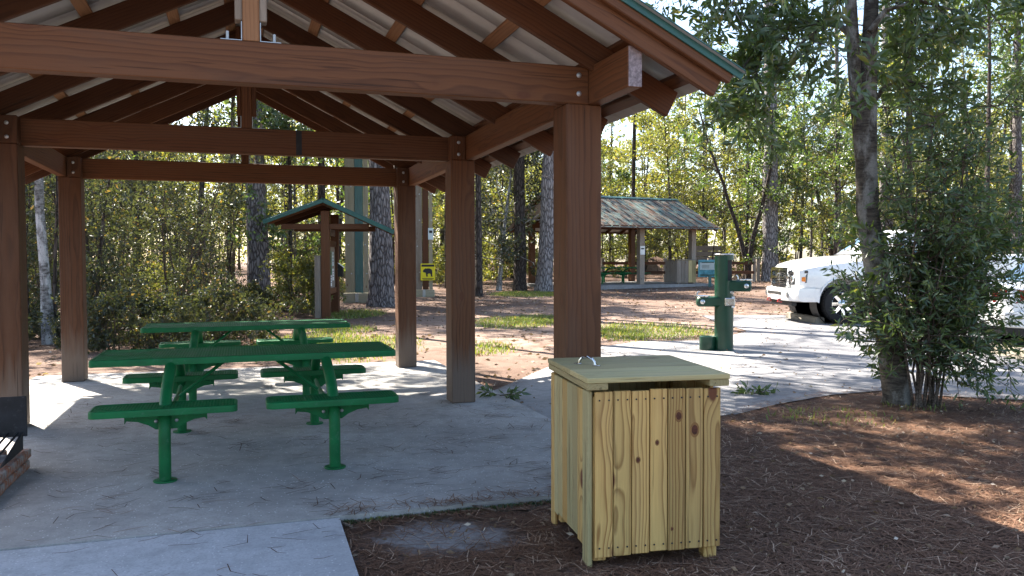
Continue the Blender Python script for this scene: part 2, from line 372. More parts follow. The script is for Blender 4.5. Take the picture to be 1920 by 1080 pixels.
def chamfer(L, W, H, c):
    c = min(c, L*.3, W*.3, H*.3); V = []; ix = {}
    for sx in (-1, 1):
        for sy in (-1, 1):
            for sz in (-1, 1):
                for ax in range(3):
                    p = [sx*L/2, sy*W/2, sz*H/2]
                    for k in range(3):
                        if k != ax: p[k] -= (sx, sy, sz)[k]*c
                    ix[(sx, sy, sz, ax)] = len(V); V.append(p)
    F = []
    def q(*k): F.append([ix[i] for i in k])
    for s_ in (-1, 1):
        q((s_, -1, -1, 0), (s_, 1, -1, 0), (s_, 1, 1, 0), (s_, -1, 1, 0))
        q((-1, s_, -1, 1), (1, s_, -1, 1), (1, s_, 1, 1), (-1, s_, 1, 1))
        q((-1, -1, s_, 2), (1, -1, s_, 2), (1, 1, s_, 2), (-1, 1, s_, 2))
    for a in (-1, 1):
        for b in (-1, 1):
            q((a, b, -1, 0), (a, b, 1, 0), (a, b, 1, 1), (a, b, -1, 1))
            q((a, -1, b, 0), (a, 1, b, 0), (a, 1, b, 2), (a, -1, b, 2))
            q((-1, a, b, 1), (1, a, b, 1), (1, a, b, 2), (-1, a, b, 2))
            for d in (-1, 1): q((a, b, d, 0), (a, b, d, 1), (a, b, d, 2))
    return V, F
_bc = {}
def beam_mesh(L, W, H, c, mat):
    k = (round(L, 4), round(W, 4), round(H, 4), round(c, 4), mat)
    if k not in _bc:
        V, F = chamfer(L, W, H, c); mb = MB(); mb.add(V, F); _bc[k] = mb.mesh('timber', mat)
    return _bc[k]
def beam(name, p0, p1, W, H, mat, parent, up=(0, 0, 1), c=.005, ends=None):
    """timber from p0 to p1 (centre line), W across, H along up; grain runs along its local X"""
    p0 = Vector(p0); p1 = Vector(p1); x = p1-p0; L = x.length; x.normalize()
    y = Vector(up).cross(x)
    if y.length < 1e-4: y = Vector((0, 1, 0)).cross(x)
    y.normalize(); z = x.cross(y)
    o = obj_from(name, beam_mesh(L, W, H, c, mat), parent)
    Mx = Matrix((x, y, z)).transposed().to_4x4(); Mx.translation = (p0+p1)/2; o.matrix_basis = Mx
    return o
def sheet(name, pts, z, mat, label=None, cat=None, kind='structure', thick=0.0):
    mb = MB(); n = len(pts); top = [(p[0], p[1], z) for p in pts]
    if thick:
        V = top+[(p[0], p[1], z-thick) for p in pts]; F = [tuple(range(n))]+[(i, i+n, (i+1) % n+n, (i+1) % n) for i in range(n)]
        mb.add(V, F)
    else: mb.add(top, [tuple(range(n))])
    o = mb.build(name, mat); return tag(o, label, cat, kind=kind)
def copy_tree(root, loc, rz=0.0, sc=1.0, label=None, group=None, mats=None):
    r = root.copy(); COL.objects.link(r); r.location = loc; r.rotation_euler = (0, 0, rz); r.scale = (sc,)*3 if not hasattr(sc, '__len__') else sc
    if label: r['label'] = label
    if group: r['group'] = group
    for ch in list(root.children):
        c = ch.copy(); COL.objects.link(c); c.parent = r
        for g in list(ch.children): d = g.copy(); COL.objects.link(d); d.parent = c
    return r

# ------------------------------------------------------------------ ground and pavements
PX, PY, YAW = .331, 4.966, .3187
B1, B2, W, S, T, ZB, BD, OV = 2.856, 2.733, 3.767, .229, .085, 2.278, .224, .529
B3 = B1+B2
cu, su = math.cos(YAW), math.sin(YAW)
def pw(u, v, z=0.0): return Vector((PX+u*cu-v*su, PY+u*su+v*cu, z))
def to_uv(x, y): dx, dy = x-PX, y-PY; return dx*cu+dy*su, -dx*su+dy*cu

def build_ground():
    xs = np.concatenate([np.linspace(-320, -60, 8)[:-1], np.linspace(-60, 60, 61), np.linspace(60, 320, 8)[1:]])
    ys = np.concatenate([np.linspace(-60, -8, 6)[:-1], np.linspace(-8, 20, 15), np.linspace(20, 65, 31)[1:], np.linspace(65, 600, 12)[1:]])
    X, Y = np.meshgrid(xs, ys); Z = -.04+.018*np.clip(Y-20, 0, 45)
    V = np.stack([X, Y, Z], -1).reshape(-1, 3); nx, ny = len(xs), len(ys)
    i = (np.arange(ny-1)[:, None]*nx+np.arange(nx-1)[None]).ravel()
    o = obj_from('ground', mesh_np('ground', V, np.stack([i, i+1, i+nx+1, i+nx], -1), 'forest_floor'))
    tag(o, kind='structure')
build_ground()
sheet('pavilion_slab', [pw(-4.15, -.27), pw(.60, -.27), pw(.60, 6.25), pw(-4.15, 6.25)], 0, 'slab_concrete', thick=.2)
sheet('entry_walkway', [pw(-3.7, -4.5), pw(-1.46, -4.5), pw(-1.395, -.290), pw(-3.7, -.290)], -.004, 'walk_concrete', thick=.15)
def wpts(*q): return [gp(x, y, -.03) for x, y in q]
pad = [pw(.61, 1.2), pw(.61, 3.6)]+wpts((1110, 652), (1200, 640), (1330, 638), (1400, 622))+[Vector((4.9, 15.2, 0))]
pad += wpts((1500, 655), (1600, 700))+[Vector((3.6, 9.2, 0))]+wpts((1375, 776))
sheet('concrete_path', pad, -.030, 'pad_concrete')
lot = wpts((1376, 779), (1460, 758), (1560, 741), (1655, 733), (1760, 743), (1920, 751))+[Vector((9, 7.4, 0)), Vector((45, 7.2, 0)), Vector((45, 20.4, 0)), Vector((4.7, 20.4, 0)), Vector((4.5, 17.5, 0))]+wpts((1399, 620))
lot = lot[::-1]
sheet('parking_lot', lot, -.024, 'lot_concrete')

def inpoly(x, y, poly):
    c = False; n = len(poly)
    for i in range(n):
        a, b = poly[i], poly[i-1]
        if (a[1] > y) != (b[1] > y) and x < (b[0]-a[0])*(y-a[1])/(b[1]-a[1])+a[0]: c = not c
    return c
def paved(x, y):
    u, v = to_uv(x, y)
    if -4.15 < u < .60 and -.27 < v < 6.25: return True
    if -3.7 < u < -1.40 and -4.5 < v < -.28: return True
    return inpoly(x, y, pad) or inpoly(x, y, lot)

# ------------------------------------------------------------------ near pavilion
pav = thing('picnic_pavilion', 'open timber picnic pavilion with gable roof over the green tables', 'pavilion', (PX, PY, 0), YAW)
UC, ZA, SLOPE = -1.80, 3.47, .5
def zu(u): return ZA-SLOPE*abs(u-UC)          # rafter underside
MPOST = Matrix(((0, 0, -1, 0), (0, 1, 0, 0), (1, 0, 0, 0), (0, 0, 0, 1)))
def post(u0, v0, back, right):
    mb = MB(); mb.box((ZB/2, 0, 0), (ZB, S, S), .008)
    vb = (0, S-.10) if back else (.10, S); ub = (0, S-T) if right else (T, S)
    # local (X,Y,Z) -> (-Z, Y, X)
    mb.box((ZB+BD/2, (vb[0]+vb[1])/2-S/2, -((ub[0]+ub[1])/2-S/2)), (BD-.002, vb[1]-vb[0]-.002, ub[1]-ub[0]-.002), .006)
    o = mb.build('post', 'post_timber', pav)
    o.matrix_basis = Matrix.Translation((u0+S/2, v0+S/2, 0)) @ MPOST
    return o
posts = {}
for i, v0 in enumerate((0, B1, B3)):
    posts[i, 1] = post(0, v0, i > 0, True); posts[i, 0] = post(-W, v0, i > 0, False)
def bolt(parent, u, v, z, r=.016):
    mb = MB(); mb.lathe([(r, 0), (r, -.004), (r*.62, -.006), (r*.62, -.013), (r*.3, -.015), (0, -.015)], 'y', 12)
    o = mb.build('bolt', 'galvanised', parent, True)
    o.matrix_basis = parent.matrix_basis.inverted() @ Matrix.Translation((u, v, z)); return o
for i, v0 in enumerate((0, B1, B3)):
    vc = v0+.05 if i == 0 else v0+S-.05
    tb = beam('tie_beam', (-W+T, vc, ZB+BD/2), (S-T, vc, ZB+BD/2), .098, BD, 'stained_timber', pav)
    if i == 0:
        for dz in (.06, .17): bolt(tb, S-T-.065, vc-.049, ZB+dz); bolt(tb, -W+T+.065, vc-.049, ZB+dz)
    else:
        for dz in (.05, .16): bolt(posts[i, 1], .075, v0+.001, ZB+dz); bolt(posts[i, 0], -W+S-.075, v0+.001, ZB+dz)
    if i == 1:
        mb = MB(); mb.box((0, 0, 0), (.05, .004, BD*.97), .001); st = mb.build('steel_strap', 'black_steel', tb)
        st.matrix_basis = tb.matrix_basis.inverted() @ Matrix.Translation((-1.36, vc-.051, ZB+BD/2))
    kp = beam('king_post', (UC, vc, ZB+BD), (UC, vc, 3.40), .086, .086, 'stained_timber' if i else 'pale_batten', pav, up=(0, 1, 0))
    for sg in (-1, 1):
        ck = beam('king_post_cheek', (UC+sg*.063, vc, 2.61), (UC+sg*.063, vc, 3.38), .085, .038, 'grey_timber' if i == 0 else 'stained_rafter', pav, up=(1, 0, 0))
        mb = MB(); mb.box((0, 0, 0), (.11, .07, .006), .001); mb.box((-sg*.052, 0, .05), (.006, .07, .10), .001); mb.lathe([(.009, .003), (.009, .05), (0, .05)], 'z', 8, (sg*.02, 0, 0))
        br = mb.build('steel_bracket', 'galvanised', kp)
        br.matrix_basis = kp.matrix_basis.inverted() @ Matrix.Translation((UC+sg*.10, vc, ZB+BD+.004))
for right in (1, 0):
    uc = S-T/2 if right else -W+T/2
    pl = beam('eave_plate', (uc, -OV, ZB+BD/2), (uc, B3+S+OV, ZB+BD/2), T, BD, 'stained_timber', pav)
    for e in (-1, 1):
        mb = MB(); mb.box((0, 0, 0), (T-.006, .004, BD-.006), .001); ce = mb.build('cut_end', 'cut_end', pl)
        ce.matrix_basis = pl.matrix_basis.inverted() @ Matrix.Translation((uc, -OV-.0015 if e < 0 else B3+S+OV+.0015, ZB+BD/2))
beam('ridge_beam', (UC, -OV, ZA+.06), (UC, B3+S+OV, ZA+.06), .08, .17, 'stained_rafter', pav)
RV = [-.565, -.05, .97, 1.95, 2.95, 3.9, 4.85, 5.75, B3+S+OV+.035]
DV = .157
for k, v in enumerate(RV):
    for sg in (-1, 1):
        a, b = .045, 2.477
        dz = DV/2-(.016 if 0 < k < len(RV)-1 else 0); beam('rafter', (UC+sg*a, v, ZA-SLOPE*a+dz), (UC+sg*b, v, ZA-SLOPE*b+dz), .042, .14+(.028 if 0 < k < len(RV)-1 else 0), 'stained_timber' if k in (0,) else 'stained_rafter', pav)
for d in (.13, .57, 1.09, 1.60, 2.10, 2.455):
    for sg in (-1, 1):
        u = UC+sg*d; z = ZA-SLOPE*d+DV+.021
        n = Vector((sg*SLOPE, 0, 1)).normalized()
        beam('purlin', (u, -.59, z), (u, B3+S+OV+.06, z), .089, .038, 'pale_batten' if d < 2 else 'stained_timber', pav, up=n)
for v in (-.605, B3+S+OV+.075):
    for sg in (-1, 1):
        a, b = .0, 2.54
        zc = DV+.043+.004-.0445*1.118
        bb = beam('barge_board', (UC+sg*a, v, ZA-SLOPE*a+zc), (UC+sg*b, v, ZA-SLOPE*b+zc), .038, .089, 'stained_timber', pav)
        vo = v-.027 if v < 0 else v+.027
        beam('rake_trim', (UC+sg*a, vo, ZA-SLOPE*a+zc+.038), (UC+sg*2.60, vo, ZA-SLOPE*2.60+zc+.038), .012, .062, 'roof_green', pav, c=.002)
def roof_panel_mesh(width, slope_len, drop, sg):
    """ribbed sheet: y across (ribs), slope runs along +x*sg; green above, bare below"""
    ys = []; pitch = .3048; n = int(round(width/pitch))
    for i in range(n):
        y = i*pitch; ys += [(y, 0), (y+.100, 0), (y+.102, .014), (y+.108, .014), (y+.110, 0)]
    ys += [(n*pitch, 0)]
    V = []; F = []; mi = []
    for lay, off in ((0, .0), (1, -.0025)):
        b = len(V)
        for (y, h) in ys:
            V += [(0, y, h+off), (sg*slope_len, y, h+off-drop)]
        for i in range(len(ys)-1):
            F.append((b+2*i, b+2*i+1, b+2*i+3, b+2*i+2)); mi.append(lay)
    n2 = len(ys)*2
    F += [(2*i+1, n2+2*i+1, n2+2*i+3, 2*i+3) for i in range(len(ys)-1)]; mi += [0]*(len(ys)-1)
    return mesh_np('roof_panel', V, np.array(F), ['roof_green', 'roof_underside'], idx=mi)
v_lo, v_hi = -.665, B3+S+OV+.135
pw_ = .3048*3; npan = int(math.ceil((v_hi-v_lo)/pw_))
for sg in (-1, 1):
    rl = 2.60; pm = roof_panel_mesh(pw_, rl, rl*SLOPE, sg)
    nlast = int(round((v_hi-v_lo-(npan-1)*pw_)/.3048)); pm2 = roof_panel_mesh(.3048*max(1, nlast), rl, rl*SLOPE, sg)
    for k in range(npan):
        o = obj_from('roof_panel', pm if k < npan-1 else pm2, pav)
        o.location = (UC, v_lo+k*pw_, ZA+DV+.0455+.002*(k % 2))
mb = MB(); zt = ZA+DV+.07
prof = [(-.16, -.075), (-.03, -.008), (0, .012), (.03, -.008), (.16, -.075)]
mb.add([(UC+x, v, zt+z) for v in (v_lo, v_hi) for x, z in prof], [(i, i+1, i+6, i+5) for i in range(4)]); mb.build('ridge_cap', 'roof_green', pav)

# ------------------------------------------------------------------ picnic tables
def rrect(w, d, r, n=5):
    P = []
    for cx, cy_, a0 in ((w/2-r, d/2-r, 0), (-w/2+r, d/2-r, 90), (-w/2+r, -d/2+r, 180), (w/2-r, -d/2+r, 270)):
        P += [(cx+r*math.cos(R(a0+90*i/n)), cy_+r*math.sin(R(a0+90*i/n))) for i in range(n+1)]
    return P
def rim(mb, w, d, r, z0, z1, th, rnd=.012):
    """rolled edge: closed loop with a rounded rectangular section"""
    prof = [(0, z0), (th, z0), (th, z1-rnd*.4), (th-rnd*.4, z1), (rnd*.6, z1), (.15*rnd, z1-rnd*.3), (0, z1-rnd)]
    loops = []
    for off, z in prof: loops.append([(x, y, z) for x, y in rrect(w-2*off, d-2*off, max(.005, r-off))])
    n = len(loops[0]); V = [p for l in loops for p in l]; m = len(prof)
    F = [(i*n+k, i*n+(k+1) % n, ((i+1) % m)*n+(k+1) % n, ((i+1) % m)*n+k) for i in range(m) for k in range(n)]
    mb.add(V, F)
def lattice(mb, w, d, z, cell, bw, bh, slope=.55):
    """expanded metal: two families of slanting strands clipped to the rectangle"""
    for sg in (-1, 1):
        n = int((w+d/slope)/cell)+2
        for i in range(n):
            x0 = -w/2-d/slope/2+i*cell; pts = []
            # line: x = x0 + sg*(y)/slope...
            for y in (-d/2, d/2):
                pts.append((x0+sg*y/slope*1.0+d/slope/2*1.0, y))
            (xa, ya), (xb, yb) = pts
            def clip(xa, ya, xb, yb):
                t0, t1 = 0., 1.; dx = xb-xa
                for lim, s_ in ((-w/2, 1), (w/2, -1)):
                    if abs(dx) < 1e-9: continue
                    t = (lim-xa)/dx
                    if dx*s_ > 0: t0 = max(t0, t)
                    else: t1 = min(t1, t)
                return t0, t1
            t0, t1 = clip(xa, ya, xb, yb)
            if t1-t0 < .03: continue
            p0 = (xa+(xb-xa)*t0, ya+(yb-ya)*t0, z); p1 = (xa+(xb-xa)*t1, ya+(yb-ya)*t1, z)
            mb.bar(p0, p1, bw, bh)
TOPZ, SEATZ = .703, .46
def make_table():
    t = thing('picnic_table', '', 'picnic table')
    mb = MB(); rim(mb, 1.98, .68, .035, TOPZ-.045, TOPZ, .022); tp = mb.build('tabletop', 'green_coating', t, True)
    mb = MB(); lattice(mb, 1.945, .645, TOPZ-.009, .036, .0095, .012); mb.build('expanded_metal', 'green_coating', tp)
    for x in (-.50, .50):
        mb = MB(); mb.box((x, 0, TOPZ-.055), (.05, .62, .02), .003); mb.build('cross_member', 'green_coating', tp)
    for sx in (-1, 1):
        for sy in (-1, 1):
            c = (sx*.50, sy*.74)
            mb = MB(); rim(mb, .83, .275, .05, SEATZ-.042, SEATZ, .020)
            st = mb.build('seat', 'green_coating', t, True); st.location = (c[0], c[1], 0)
            mb = MB(); lattice(mb, .80, .245, SEATZ-.009, .036, .0095, .012); mb.build('expanded_metal', 'green_coating', st)
            # bat-shaped bracket plate under the seat
            P = [(-.235, SEATZ-.043), (-.235, SEATZ-.108), (-.222, SEATZ-.090), (-.16, SEATZ-.098), (-.10, SEATZ-.122), (-.060, SEATZ-.150), (.060, SEATZ-.150), (.10, SEATZ-.122), (.16, SEATZ-.098), (.222, SEATZ-.090), (.235, SEATZ-.108), (.235, SEATZ-.043)]
            mb = MB(); mb.prism(P, -.005-sy*.0, .005, 'xz')
            for bx in (-.19, .19): mb.box((bx, 0, SEATZ-.052), (.04, .22, .012), .002)
            bk = mb.build('seat_bracket', 'green_coating', st); bk.location = (0, -sy*.02, 0)
            for bx in (-.058, .058):
                mb = MB(); mb.lathe([(.011, 0), (.011, sy*.006), (.006, sy*.010), (0, sy*.011)], 'y', 10, (bx, sy*.005, SEATZ-.098)); mb.build('bolt', 'galvanised', bk, True)
            # bent pipe: base, under the seat, then leaning in to the tabletop
            y0 = sy*.765; path = [(sx*.508, y0, .006), (sx*.508, y0, .27), (sx*.508, y0-sy*.012, .35), (sx*.508, y0-sy*.06, .43), (sx*.507, y0-sy*.15, .51), (sx*.505, y0-sy*.26, .57), (sx*.503, y0-sy*.37, .61), (sx*.50, y0-sy*.46, TOPZ-.05)]
            mb = MB(); mb.tube(path, .036, 14); lg = mb.build('leg', 'green_coating', t, True)
            mb = MB(); mb.lathe([(.0, .0), (.068, .0), (.070, .004), (.068, .009), (.036, .011), (0, .011)], 'z', 22, (sx*.508, y0, 0)); mb.build('base_plate', 'green_coating', lg, True)
        # diagonal brace up to the middle of the top
        mb = MB(); mb.tube([(sx*.47, 0, .40), (sx*.43, 0, .43), (sx*.16, 0, TOPZ-.06), (sx*.10, 0, TOPZ-.055)], .012, 8); mb.build('brace', 'green_coating', t, True)
        mb = MB(); mb.tube([(sx*.495, -.46, .40), (sx*.49, -.2, .385), (sx*.49, .2, .385), (sx*.495, .46, .40)], .016, 8); mb.build('stretcher', 'green_coating', t, True)
    return t
tab1 = make_table()
tab1.location = (-1.870, 5.855, 0); tab1.rotation_euler = (0, 0, YAW)
tab1['label'] = 'green metal picnic table standing fully in the pavilion shade beside the grill'; tab1['group'] = 'green picnic tables under the pavilion'
c2 = Vector((-1.870, 5.855, 0))+Vector((-su, cu, 0))*2.70+Vector((cu, su, 0))*.02
tab2 = copy_tree(tab1, c2, YAW, 1, 'green metal picnic table by the back posts with its far seats in sunlight')

# ------------------------------------------------------------------ wooden bin
A, Bc, Cc = gp(1111, 1066, -.04), gp(1345, 1047, -.04), gp(1028, 985, -.04)
bx = (Bc-A); bw = .600; byaw = math.atan2(bx.y, bx.x)
bd_ = .625
binr = thing('wooden_bin', 'new pine plank bin with a hinged lid and metal handle on the pine straw', 'bin', (A.x, A.y, -.04), byaw)
BH = .80
for (x, y) in ((.0, .0), (bw, .0), (.0, bd_), (bw, bd_)):
    beam('corner_post', (x+(.034 if x == 0 else -.034), y+(.034 if y == 0 else -.034), .03 if x == 0 else 0), (x+(.034 if x == 0 else -.034), y+(.034 if y == 0 else -.034), BH-.03), .062, .062, 'new_pine', binr, up=(0, 1, 0))
rnd = random.Random(4)
npl = 7; pwid = bw/npl
for k in range(npl):                                              # front planks
    x = (k+.5)*pwid+.004; top = BH-.005+rnd.uniform(-.004, .003)
    pl = beam('plank', (x, -.011, .055+.012*(k/6)+rnd.uniform(-.004, .004)), (x, -.011, top), pwid-.0045, .019, 'new_pine', binr, up=(0, 1, 0), c=.003)
    for nz in (.095, BH-.045):
        for nx in (-.022, .022):
            mb = MB(); mb.lathe([(.0042, 0), (.0042, -.002), (0, -.0022)], 'y', 7); nl = mb.build('nail', 'black_steel', pl)
            nl.matrix_basis = pl.matrix_basis.inverted() @ Matrix.Translation((x+nx, -.0212, nz))
for (k, fx, kz, rx, rz_) in ((4, .1, .672, .013, .018), (5, .0, .606, .015, .022), (3, -.1, .556, .007, .009), (2, -.15, .482, .008, .010), (4, -.25, .16, .005, .007)):
    x = (k+fx+.5)*pwid+.004
    def disc(r1, r2, y0): return MB().add([(x+r1*math.cos(R(a)), y0, kz+r2*math.sin(R(a))) for a in range(0, 360, 20)]+[(x, y0-.0006, kz)], [(i, (i+1) % 18, 18) for i in range(18)])
    kn_ = disc(rx*1.5, rz_*1.6, -.0208).build('knot', 'knot_ring', binr); disc(rx, rz_, -.0212).build('knot_heart', 'knot_dark', kn_)
npl = 6; pwid = (bd_-.09)/npl
for k in range(npl):                                              # left side planks
    y = .088+(k+.5)*pwid
    beam('plank', (-.010, y, .085+rnd.uniform(-.01, .01)), (-.010, y, BH-.01), pwid-.004, .019, 'treated_pine' if k % 3 else 'new_pine', binr, up=(1, 0, 0), c=.003)
    beam('plank', (bw+.010, y, .085), (bw+.010, y, BH-.01), pwid-.004, .019, 'new_pine', binr, up=(1, 0, 0), c=.003)
beam('corner_board', (-.012, .040, .0), (-.012, .040, BH-.005), .088, .022, 'treated_pine', binr, up=(1, 0, 0))
beam('corner_board', (-.012, bd_-.0, .0), (-.012, bd_-.0, BH-.005), .06, .022, 'new_pine', binr, up=(1, 0, 0))
for k in range(7):
    x = (k+.5)*bw/7; beam('plank', (x, bd_+.010, .08), (x, bd_+.010, BH-.01), bw/7-.004, .019, 'treated_pine', binr, up=(0, 1, 0), c=.003)
lid = obj_from('lid', None, binr); lid.location = (bw/2, bd_/2, BH+.022); lid.rotation_euler = (R(.6), 0, 0)
lw, ld = bw+.075, bd_+.085
for k in range(5):
    y = -ld/2+(k+.5)*ld/5
    beam('lid_plank', (-lw/2, y, .028), (lw/2, y, .028), ld/5-.0025, .024, 'treated_pine', lid, c=.003)
for x in (-lw/2+.05, lw/2-.05):
    beam('lid_batten', (x, -ld/2+.004, 0), (x, ld/2-.01, 0), .095, .030, 'treated_pine', lid, c=.003)
mb = MB(); hy = .10
path = [(-.045+.0, 0, 0), (-.043, 0, .018), (-.03, 0, .033), (0, 0, .038), (.03, 0, .033), (.043, 0, .018), (.045, 0, 0)]
mb.tube(path, .0065, 8)
for s_ in (-1, 1): mb.box((s_*.055, 0, .002), (.04, .018, .004), .001)
hd = mb.build('handle', 'steel_bright', lid, True); hd.location = (-lw/2+.125, .06, .041); hd.rotation_euler = (0, 0, R(-52))

# ------------------------------------------------------------------ brick barbecue at the left edge
g0 = pw(-3.18, .55); gr = thing('brick_barbecue', 'low sooty brick barbecue with black steel back plate and grate bars', 'barbecue', (g0.x, g0.y, 0), YAW)
bl, bdp = .19, .085
rnd = random.Random(2)
brick_me = [beam_mesh(bl, bdp, .055, .006, 'red_brick'), beam_mesh(bdp, bl*.5, .055, .006, 'red_brick')]
for row in range(2):
    n = 5; z = .03+row*.062
    for k in range(n):                                             # side facing the tables
        y = -.05+k*(bl+.008)+(.05 if row else 0)
        o = obj_from('brick', brick_me[0], gr); o.location = (-bdp/2+rnd.uniform(-.003, .003), y, z); o.rotation_euler = (0, 0, R(90))
    for k in range(4):
        o = obj_from('brick', brick_me[0], gr); o.location = (-bdp-.10-k*(bl+.008)-(.05 if row else 0), .90-bdp/2, z)
mb = MB(); mb.box((-.45, .37, .055), (.74, .84, .11), .004); mb.build('mortar_core', 'ash_grey', gr)
mb = MB(); mb.box((-.42, .84, .34), (.82, .012, .26), .003); mb.build('back_plate', 'black_steel', gr)
mb = MB(); mb.add([(-.03, .30, .13), (-.03, .82, .13), (-.03, .82, .24), (-.042, .30, .13), (-.042, .82, .13), (-.042, .82, .24)], [(0, 1, 2), (3, 5, 4), (0, 2, 5, 3), (1, 4, 5, 2), (0, 3, 4, 1)]); mb.build('side_plate', 'black_steel', gr)
for k in range(9):
    mb = MB(); x = -.06-k*.055; mb.tube([(x, .12, .165), (x, .82, .235)], .007, 6); mb.build('grate_bar', 'black_steel', gr)
mb = MB(); mb.tube([(-.03, .20, .17), (-.60, .20, .17)], .009, 6); mb.build('grate_rod', 'black_steel', gr)

# ------------------------------------------------------------------ information kiosk
def build_kiosk():
    k0 = gpt(612, 596); k1 = gpt(634, 596)
    base = Vector((k0.x, k0.y, -.04)); sc = base.y/CAM_F                 # metres per pixel there
    k = thing('notice_kiosk', 'brown notice board kiosk with a small green gable roof beside the woods', 'kiosk', base, R(4))
    def pz(y): return CAM_H+(490-y)*sc+.04
    pt = pz(395)
    # board plane runs away from the camera: local y
    for y, mat in ((0, 'stained_timber'), (1.55, 'stained_rafter')):
        beam('post', (0, y, 0), (0, y, pt), .20, .20, mat, k, up=(0, 1, 0))
    beam('brace_post', (-.19, .0, 0), (-.19, .0, pz(478)), .15, .16, 'grey_timber', k, up=(0, 1, 0))
    ridge = pz(374); HS = {-1: (1.42, (ridge-pz(414))/1.42), 1: (1.68, (ridge-pz(433))/1.68)}
    for y in (-.02, 1.57): beam('tie_beam', (-1.05, y, pz(424)), (1.05, y, pz(424)), .09, .13, 'stained_timber', k)
    for y in (-.12, .72, 1.67):
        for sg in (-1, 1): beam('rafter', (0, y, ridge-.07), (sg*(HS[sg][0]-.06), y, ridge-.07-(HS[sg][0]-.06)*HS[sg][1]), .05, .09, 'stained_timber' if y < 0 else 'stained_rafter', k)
    beam('ridge_beam', (0, -.25, ridge-.08), (0, 1.8, ridge-.08), .09, .12, 'stained_timber', k)
    for sg in (-1, 1):
        for i in range(3):
            y0, y1 = -.33+i*.75, -.33+i*.75+.74
            mb = MB(); half, sl = HS[sg]; z0, z1 = ridge, ridge-half*sl
            for (dz, mi) in ((0, 0), (-.02, 1)):
                mb.add([(0, y0, z0+dz), (sg*half, y0, z1+dz), (sg*half, y1, z1+dz), (0, y1, z0+dz)], [(0, 1, 2, 3)], mi)
            for yy in (y0, y0+.25, y0+.5, y1-.03): mb.bar((0, yy+.015, z0+.012), (sg*half, yy+.015, z1+.012), .03, .025)
            mb.build('roof_panel', ['roof_green', 'stained_rafter'], k)
        beam('barge_board', (0, -.345, ridge-.045), (sg*HS[sg][0], -.345, ridge-.045-HS[sg][0]*HS[sg][1]), .03, .09, 'roof_green', k)
    mb = MB(); mb.add([(x, y, ridge+z) for y in (-.36, 1.93) for x, z in ((-.16, -.04), (0, .03), (.16, -.04))], [(0, 1, 4, 3), (1, 2, 5, 4)]); mb.build('ridge_cap', 'roof_green', k)
    # board with frame and papers, facing the clearing (local +x)
    zb0, zb1 = pz(552), pz(455)
    mb = MB(); mb.box((-.0, .775, (zb0+zb1)/2), (.035, 1.38, zb1-zb0), .004); bd = mb.build('board', 'grey_timber', k)
    for z in (zb0+.08, zb1): beam('frame_rail', (.03, .08, z), (.03, 1.47, z), .05, .14, 'stained_timber', k)
    for y in (.14, 1.41): beam('frame_stile', (.035, y, zb0), (.035, y, zb1), .05, .09, 'stained_timber', k, up=(1, 0, 0))
    def paper(y, z, w, h, mat='paper_white'):
        mb = MB(); mb.box((.024, y, z), (.004, w, h), .001); pp = mb.build('notice', mat, bd)
        for i in range(3):
            m2 = MB(); m2.box((.0275, y, z+h*(.28-.22*i)), (.002, w*.7, h*.05), .0005); m2.build('print_line', 'print_dark', pp)
    zc = (zb0+zb1)/2
    paper(.30, zc+.22, .26, .62); paper(.62, zc+.30, .22, .30, 'print_green'); paper(.66, zc-.02, .25, .25, 'print_green'); paper(.68, zc-.30, .24, .28); paper(1.0, zc+.25, .28, .36, 'sign_pale'); paper(1.02, zc-.15, .25, .3)
    mb = MB(); mb.box((.05, .80, pz(434)), (.03, .70, .16), .004); hs = mb.build('header_sign', 'grey_timber', k)
    # leaflet box on the far post
    bx_ = thing('leaflet_box', 'small dark leaflet box with a white lid on the kiosk side', 'box', base+Matrix.Rotation(R(4), 3, 'Z') @ Vector((.13, 1.55, pz(520))), R(4))
    mb = MB(); mb.prism([(-.055, 0), (.075, 0), (.075, .24), (-.055, .36)], -.11, .11, 'xz'); mb.build('case', 'black_plastic', bx_)
    mb = MB(); mb.add([(-.06, y, .37) for y in (-.12, .12)]+[(.09, y, .245) for y in (-.12, .12)]+[(-.06, y, .385) for y in (-.12, .12)]+[(.09, y, .26) for y in (-.12, .12)], [(0, 1, 3, 2), (4, 6, 7, 5), (0, 2, 6, 4), (1, 5, 7, 3), (2, 3, 7, 6), (0, 4, 5, 1)]); mb.build('lid', 'paper_white', bx_)
build_kiosk()

